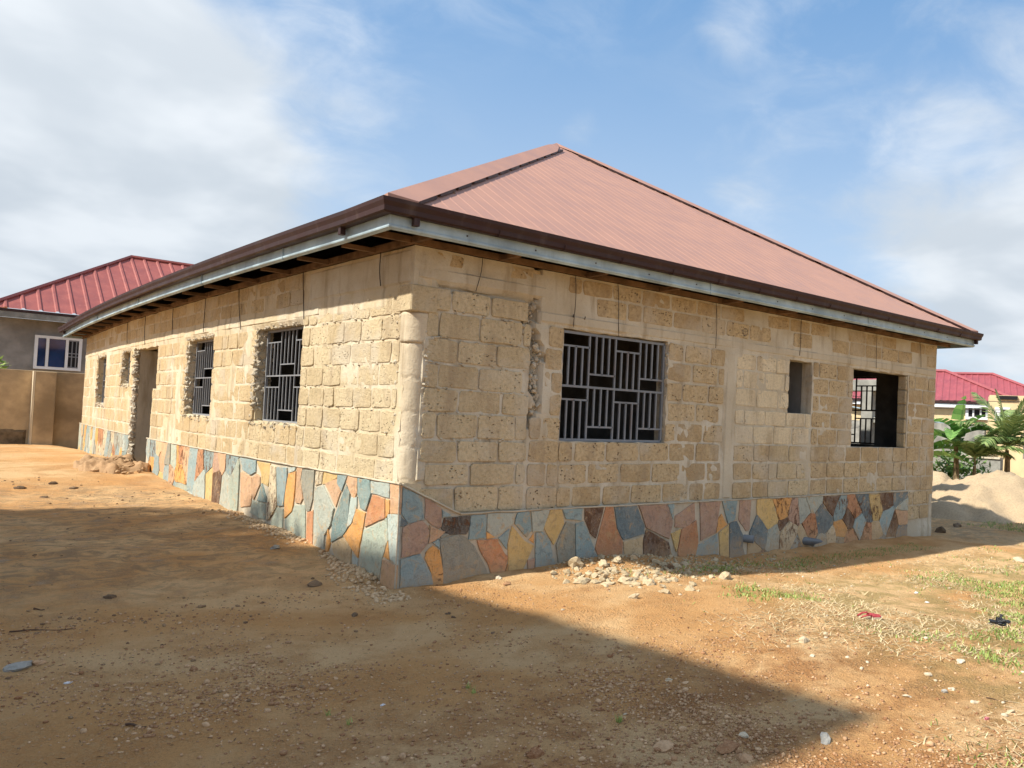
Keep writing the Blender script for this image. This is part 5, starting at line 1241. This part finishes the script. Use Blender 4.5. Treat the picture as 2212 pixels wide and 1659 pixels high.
w = sst(fbm(P[:, 0], P[:, 1], 4, .9), -.12, .35) * .85 + .06
near = sst(-(P[:, 0] * .69 + P[:, 1] * .72), 1.2, 3.4)         # towards the camera
mid = np.exp(-(((P[:, 0] + .75) / 1.3) ** 2 + ((P[:, 1] + 4.3) / 1.3) ** 2))
leftd = 1 - .75 * sst(-P[:, 0], 1.8, 3.0)
w = w * (near * .75 * leftd + .08) + mid * .30
P = P[rs.rand(len(P)) < w * .62][:60000]
sz = .0055 + .0085 * rs.rand(len(P)) ** 2.2 + .012 * (rs.rand(len(P)) > .985)
scatter('gravel', 'fine reddish gravel scattered over the yard', 'gravel', P, sz, M_PEB)
P = cand(9000, -.8, -.07, -.5, 5.2); P = P[rs.rand(len(P)) < sst(-.05 - P[:, 0], .5, .0) * sst(fbm(P[:, 0], P[:, 1], 3, 1.3) + .12, -.1, .3)]
scatter('gravel', 'coarse clay gravel heaped along the foot of the side plinth', 'gravel', P, .008 + .022 * rs.rand(len(P)) ** 2, M_GRAVB)
P = cand(3600, -3.6, -.4, -2.5, 9); P = P[rs.rand(len(P)) < .4 * sst(fbm(P[:, 0], P[:, 1], 3, .8), -.1, .3)]
scatter('gravel', 'dark crumbs of soil strewn along the alley', 'gravel', P, .006 + .016 * rs.rand(len(P)) ** 3, M_CLOD, (.5, .8))
P = cand(5200, 1.6, 6.5, -1.6, -.05); P = P[rs.rand(len(P)) < np.exp(-((P[:, 0] - 3.3) / 1.4) ** 2 - ((P[:, 1] + .45) / .5) ** 2) * .75]
scatter('gravel', 'pale crumbs of broken block around the rubble heap', 'gravel', P, .006 + .020 * rs.rand(len(P)) ** 2, M_RUB)
P = cand(2200, -4, 4, -5, 6); P = P[rs.rand(len(P)) < .45]
blades('debris', 'tiny dark twigs and leaf bits strewn over the yard', 'debris', P, .035, .0022, (.0, .25), M_TWIG, 6)
P = cand(2600, 1., 9., -6.5, -1.2); P = P[rs.rand(len(P)) < .14]
scatter('gravel', 'scattered small stones among the thin grass', 'gravel', P, .006 + .016 * rs.rand(len(P)) ** 3, M_PALER)
# rubble heap below the wide window: every larger chunk its own object
random.seed(77)
protos = {}
def rock(name, label, cat, x, y, s, m, flat=.7, group=None, dz=.25, sub=2, yaw=None):
    mb = MB(); rockmesh(mb, (0, 0, 0), s, sub=sub, flat=flat); z = ghs(x, y)
    o = mb.build(name, m, off=(0, 0, 0), label=label, category=cat, group=group); o.location = (x, y, z + s * flat * dz); o.rotation_euler = (0, 0, random.uniform(0, 6.28) if yaw is None else yaw); return o
GR = 'pale rubble chunks heaped below the wide barred window'
spots = [(1245, 1222, .13, 'large round-topped pale chunk at the corner-side end of the rubble heap'), (1333, 1212, .075, 'tall pointed pale chunk standing highest in the rubble heap'), (1368, 1208, .07, 'pale chunk leaning on the plinth behind the tall pointed one'),
         (1302, 1222, .09, 'flat-faced whitish slab chunk lying tilted in the rubble heap'), (1352, 1258, .10, 'big pale chunk with a dark underside at the front of the rubble heap'), (1415, 1215, .06, 'upright wedge chunk towards the window-side end of the rubble heap'),
         (1255, 1258, .08, 'split pale chunk lying apart at the front left of the rubble heap'), (1462, 1225, .07, 'smooth pale chunk beside the dark scrap at the end of the rubble heap'), (1405, 1262, .08, 'whitish angular chunk lying before the wedge chunk'),
         (1368, 1292, .06, 'thin pale shard lying alone on the sand in front of the rubble heap'), (1565, 1250, .09, 'long pale shard lying on the straw right of the rubble heap'), (1490, 1275, .06, 'pair-like pale lump on the grass in front of the rubble heap'),
         (1545, 1212, .05, 'reddish flat chip on the dark earth beside the plinth'), (1300, 1205, .06, 'brownish chunk leaning against the blue plinth stone'), (1430, 1280, .05, 'small pale lump nearest the sandy track')]
for (u, v, s, lb) in spots: p = ground_hit(u, v); rock('rubble_chunk', lb, 'rubble', p.x, p.y, s * .8, M_RUB, .75, GR)
for i in range(150):
    u = min(1600, max(1195, random.gauss(1370, 95))); p = ground_hit(u, 1243 + random.gauss(0, 17) - (u - 1370) * .02); rock('rubble_chunk', 'small pale chunk among the rubble below the wide barred window', 'rubble', p.x, min(-.10, p.y), random.choice((.02, .03, .04, .055)) * random.uniform(.8, 1.15), M_RUB, .65, GR, sub=1)
for (u, v, s, lb, m, cat, fl) in (
    (1783, 1601, .040, 'round grey stone sitting in the building shadow near the lower right', M_GREYR, 'stone', .85),
    (40, 1442, .085, 'flat pale blue-grey stone slab at the left edge of the yard', M_GREYR, 'stone', .3),
    (82, 1434, .045, 'rough brown stone touching the flat grey slab at the left edge', M_PEB, 'stone', .5),
    (679, 1264, .10, 'flat dark clod lying before the gravel near the house corner', M_DARKR, 'clod', .3),
    (595, 1185, .06, 'grey lump on the gravel along the side plinth', M_GREYR, 'stone', .6),
    (237, 1290, .045, 'small black clod in the shaded yard below the alley', M_DARKR, 'clod', .45),
    (415, 1423, .028, 'small tan stone alone in the shaded yard', M_PEB, 'stone', .7),
    (765, 1331, .030, 'dark brown pebble on the shaded sand right of the flat clod', M_DARKR, 'stone', .7),
    (968, 1326, .020, 'upper of two black scraps on the sand before the corner', M_DARKR, 'clod', .6),
    (980, 1334, .022, 'lower of two black scraps on the sand before the corner', M_DARKR, 'clod', .5),
    (1064, 1368, .018, 'tiny red-brown pebble near the shadow edge', M_DARKR, 'stone', .8),
    (1095, 1262, .075, 'flat pinkish chip beside the plinth near the corner', M_PEB, 'stone', .3),
    (1078, 1250, .040, 'small whitish chip on top of the sand near the corner plinth', M_PALER, 'stone', .5),
    (1216, 1318, .018, 'small pale pebble at the shadow edge below the rubble', M_PALER, 'stone', .7),
    (1155, 1888 * .864, .060, 'rough orange-brown stone at the bottom edge of the yard', M_PEB, 'stone', .7),
    (1432, 1618, .07, 'pale lump among the coarse gravel at the bottom', M_PEB, 'stone', .5),
    (1572, 1616, .075, 'wide flat buff stone at the bottom edge in the shade', M_PEB, 'stone', .4),
    (1608, 1640, .05, 'darker tan stone below the wide flat buff stone', M_PEB, 'stone', .6),
    (1607, 1590, .035, 'grey-white angular stone above the wide flat buff stone', M_PALER, 'stone', .6),
    (1445, 1470, .028, 'pale oval stone in the middle of the shaded gravel', M_PALER, 'stone', .5),
    (1480, 1476, .022, 'small buff stone right of the pale oval stone', M_PEB, 'stone', .5),
    (1350, 1543, .022, 'thin white chip in the shaded gravel', M_PALER, 'chip', .3),
    (1737, 1386, .045, 'rounded pale stone on the sunlit straw', M_PALER, 'stone', .8),
    (1755, 1417, .028, 'white flat chip below the rounded pale stone', M_PALER, 'chip', .35),
    (1830, 1420, .020, 'pale chip lying on a straw tuft', M_PALER, 'chip', .4),
    (2075, 1430, .035, 'pale stone in the grass near the right', M_PALER, 'stone', .6),
    (2005, 1458, .030, 'lone pale stone left of the others in the grass', M_PALER, 'stone', .6),
    (1960, 1505, .024, 'small white stone at the shadow tip side of the grass', M_PALER, 'stone', .5),
    (2040, 1495, .030, 'grey-green stone in a group of pale ones in the grass', M_GREYR, 'stone', .6),
    (2055, 1490, .024, 'white stone touching the grey-green one', M_PALER, 'stone', .6),
    (2105, 1518, .028, 'pale stone near the red scrap at the lower right', M_PALER, 'stone', .6),
    (2180, 1540, .028, 'yellowish stone close to the right edge', M_RUB, 'stone', .7),
    (2200, 1212, .11, 'whitish lump of cement at the right edge by the track', M_PALER, 'stone', .45),
    (2068, 1138, .11, 'dark brown rounded rock in the shade past the house corner', M_DARKR, 'rock', .6),
    (2030, 1150, .10, 'black lump leaning at the far corner foot of the house', M_DARKR, 'rock', .9),
    (1990, 1187, .018, 'tiny black scrap on the sandy track past the plinth end', M_DARKR, 'clod', .6),
    (1668, 1208, .06, 'flat buff stone on the dark earth below the drain pipes', M_RUB, 'stone', .3),
    (113, 1046, .07, 'dark clod farthest up the alley', M_DARKR, 'clod', .5), (45, 1055, .08, 'wide dark clod at the left edge of the alley', M_DARKR, 'clod', .4),
    (160, 1055, .07, 'flat dark clod in the middle of the alley', M_DARKR, 'clod', .35), (95, 1075, .06, 'dark clod nearest in the alley', M_DARKR, 'clod', .4)):
    p = ground_hit(u, v); rock(cat if cat != 'stone' else 'loose_stone', lb, cat, p.x, p.y, s * .9, m, fl)
# heap of broken block fallen from the doorway
random.seed(9)
DH = mound('doorway_rubble', 'heap of broken block and earth spilled outside the broken doorway', 'rubble heap', -.68, 10.6, .62, 1.3, .17, M_CLAY, 5., rough=.26, n=70)
for i in range(170):
    a = random.uniform(0, 6.28); r = random.random() ** .6; x = -.68 + .55 * r * math.cos(a); y = 10.5 + 1.25 * r * math.sin(a); s = random.choice((.03, .04, .05, .06, .09)) * random.uniform(.7, 1.2)
    mb = MB(); rockmesh(mb, (0, 0, 0), s, sub=1, flat=.7); o = mb.build('rubble_piece', M_CLAY, DH); o.location = (x + .68, y - 10.6, ghs(x, y) + .16 * max(0, 1 - r) - ghs(-.68, 10.6) + .02)
# grass and straw
def gmask(P, k):
    X, Y = P[:, 0], P[:, 1]; e = sst(X - .45 * Y, 2.3, 4.2); near_rub = np.exp(-((X - 4.2) / 1.6) ** 2 - ((Y + .85) / .35) ** 2); farr = sst(-Y, 1.25, 2.2)
    trk = 1 - .85 * np.exp(-((Y + 1.75 + .08 * (X - 4)) / .42) ** 2)
    return np.clip(e * farr * trk * sst(fbm(X + k, Y, 4, .9), -.16, .25) + .8 * near_rub * (X > 1.5), 0, 1)
P = cand(150000, .5, 13, -9, -.15); P = P[rs.rand(len(P)) < gmask(P, 0.) * .9]; blades('straw', 'dry straw and cut grass lying over the sand on the right', 'straw', P, .085, .0038, (.0, .35), M_STRAW, 1)
P = cand(150000, .5, 13, -9, -.15); P = P[rs.rand(len(P)) < gmask(P, 5.) ** 1.4 * sst(fbm(P[:, 0], P[:, 1] + 9, 3, 1.4), -.2, .25)]; blades('grass', 'thin green grass sprouting through the sand on the right', 'grass', P, .038, .0052, (.3, 1.3), M_GRASS, 2)
P = cand(26000, 13, 19, -4, 5); P = P[rs.rand(len(P)) < sst(fbm(P[:, 0], P[:, 1], 3, .8), -.05, .3) * .5]; blades('grass', 'sparse grass at the foot of the sand heaps', 'grass', P, .06, .006, (.3, 1.3), M_GRASS, 3)
P = cand(1500, 5.2, 8.8, -1.05, -.55); P = P[rs.rand(len(P)) < .6]; blades('grass', 'green strip of grass beside the plinth shadow', 'grass', P, .03, .003, (.5, 1.4), M_GRASS, 5)
# small sprouts in the shaded yard
for (u, v, n, lb) in ((1338, 1560, 34, 'small bright green grass tuft in the shaded gravel'), (756, 1565, 12, 'thin-bladed grass sprig left of the shaded gravel'), (1012, 1487, 12, 'upper of two tiny green weeds in the shaded yard'), (1022, 1498, 12, 'lower of two tiny green weeds in the shaded yard'), (708, 1545, 12, 'tiny dark green weed in the left of the shaded yard')):
    p = ground_hit(u, v); mb = MB(); rr = random.Random(u)
    for i in range(n):
        a = rr.uniform(0, 6.28); h = rr.uniform(.02, .05); mb.cur = rr.random(); b0 = Vector((rr.uniform(-.015, .015), rr.uniform(-.015, .015), 0)); t_ = b0 + Vector((math.cos(a) * h * .6, math.sin(a) * h * .6, h)); s = Vector((-math.sin(a), math.cos(a), 0)) * .003
        mb.add([b0 - s, b0 + s, t_], [(0, 1, 2)])
    o = mb.build('grass_tuft', M_GRASS, label=lb, category='grass tuft'); o.location = (p.x, p.y, ghs(p.x, p.y))
# twigs
for (u0, v0, u1, v1, r, lb) in ((20, 1366, 155, 1359, .006, 'long thin curved twig in the shaded yard at the left'), (272, 1567, 315, 1573, .008, 'short thick broken twig in the shade at the bottom left'), (72, 1317, 96, 1318, .006, 'short straight dark stick near the left edge'), (347, 1395, 358, 1393, .005, 'tiny dark stick in the middle of the shaded yard'),
                                (1355, 1252, 1345, 1250, .004, 'thin splinter in the rubble'), (2130, 1508, 2176, 1516, .004, 'long dry stalk by the red scrap at the lower right'), (1992, 1372, 2015, 1374, .006, 'short brown stick beside the grass in the sun')):
    a = ground_hit(u0, v0); b = ground_hit(u1, v1); mb = MB(); pts = []
    for k in range(7):
        t_ = k / 6; q = a.lerp(b, t_); pts.append((q.x - a.x, q.y - a.y + .03 * math.sin(t_ * 5) * (b - a).length, ghs(q.x, q.y) - ghs(a.x, a.y) + r * .8 + .004 * math.sin(t_ * 7)))
    mb.tube(pts, [r * (1 - .5 * k / 6) for k in range(7)], 5); o = mb.build('twig', M_TWIG, label=lb, category='twig'); o.location = (a.x, a.y, ghs(a.x, a.y))
# crumpled litter
def crumple(name, label, cat, u, v, sx, sy, h, m, seed, yaw=0.):
    p = ground_hit(u, v); rr = random.Random(seed); bm = bmesh.new(); bmesh.ops.create_icosphere(bm, subdivisions=3, radius=1)
    for w_ in bm.verts:
        c = w_.co; f = 1 + .28 * math.sin(c.x * 7 + seed) * math.cos(c.y * 6) + .22 * math.sin(c.z * 9 + c.x * 5) + rr.uniform(-.10, .10); w_.co = Vector((c.x * sx * f, c.y * sy * f, max(-.2, c.z) * h * f))
    mb = MB(); mb.bm(bm); o = mb.build(name, m, label=label, category=cat); o.location = (p.x, p.y, ghs(p.x, p.y) + h * .15); o.rotation_euler = (0, 0, yaw); return o
M_BAG = simple('black_plastic', (.012, .013, .018), .3, var=.5, scale=20, bs=.6, spec=.6); M_REDP = simple('red_fabric', (.42, .06, .07), .7, var=.4, scale=30, bs=.5); M_PAPER = simple('white_scrap', (.72, .71, .72), .7, var=.1, scale=20); M_PINK = simple('pink_scrap', (.55, .18, .2), .6, var=.2, scale=30)
crumple('plastic_bag', 'knotted shiny black plastic bag lying on the grass at the right', 'plastic bag', 2159, 1350, .10, .055, .05, M_BAG, 3, -.6)
mbk = MB(); mbk.tube([(0, 0, .02), (.01, .0, .06), (.025, .01, .085)], [.02, .010, .02], 6); k_ = mbk.build('knot', M_BAG, bpy.data.objects['plastic_bag'])
# worn red slipper: sole and strap
p = ground_hit(1880, 1337); SH = thing('red_slipper', 'worn red and white slipper lying in the straw, sole half buried', 'slipper', (p.x, p.y, ghs(p.x, p.y)), -.55)
mb = MB(); n = 14; pts2 = [(.115 * math.cos(2 * math.pi * k / n), (.042 + .010 * math.cos(2 * math.pi * k / n)) * math.sin(2 * math.pi * k / n)) for k in range(n)]
vs = [(x_, y_, .0) for x_, y_ in pts2] + [(x_, y_, .022) for x_, y_ in pts2]; mb.add(vs, [tuple(range(n))[::-1], tuple(range(n, 2 * n))] + [(k, (k + 1) % n, n + (k + 1) % n, n + k) for k in range(n)]); mb.build('sole', M_PALER, SH)
mb = MB(); vs = []
for i in range(7):
    for j in range(7):
        t_ = j / 6 * math.pi; vs.append((-.02 + .115 * i / 6 * .95, .044 * math.cos(t_) * (1 - .25 * i / 6), .022 + .034 * math.sin(t_) * (1 - .5 * i / 6) + random.uniform(-.003, .003)))
mb.add(vs, [(i * 7 + j, (i + 1) * 7 + j, (i + 1) * 7 + j + 1, i * 7 + j + 1) for i in range(6) for j in range(6)]); mb.build('upper', M_REDP, SH)
mb = MB(); mb.tube([(-.11, .03, .024), (-.06, .046, .045), (-.01, .043, .05)], .008, 6); mb.tube([(-.11, -.03, .024), (-.06, -.045, .04), (-.01, -.042, .045)], .008, 6); mb.build('rim', M_REDP, SH)
crumple('litter_scrap', 'small white paper scrap on the sunlit sand past the shadow', 'litter', 1980, 1281, .035, .02, .012, M_PAPER, 5); crumple('litter_scrap', 'white chip-like scrap nearer the grass edge', 'litter', 2002, 1302, .03, .02, .01, M_PAPER, 6)
crumple('litter_scrap', 'pinkish plastic scrap at the lower right near the dry stalk', 'litter', 2131, 1554, .02, .012, .012, M_PINK, 7); crumple('litter_scrap', 'white scrap in the shade below the flat grey slab', 'litter', 146, 1476, .02, .012, .008, M_PAPER, 8)
crumple('litter_scrap', 'tiny pale scrap right of the tan stone in the shaded gravel', 'litter', 827, 1524, .014, .01, .008, M_PAPER, 9); crumple('litter_scrap', 'rusty dark folded scrap in the rubble heap', 'litter', 1447, 1228, .06, .04, .04, M_WOOD, 10)
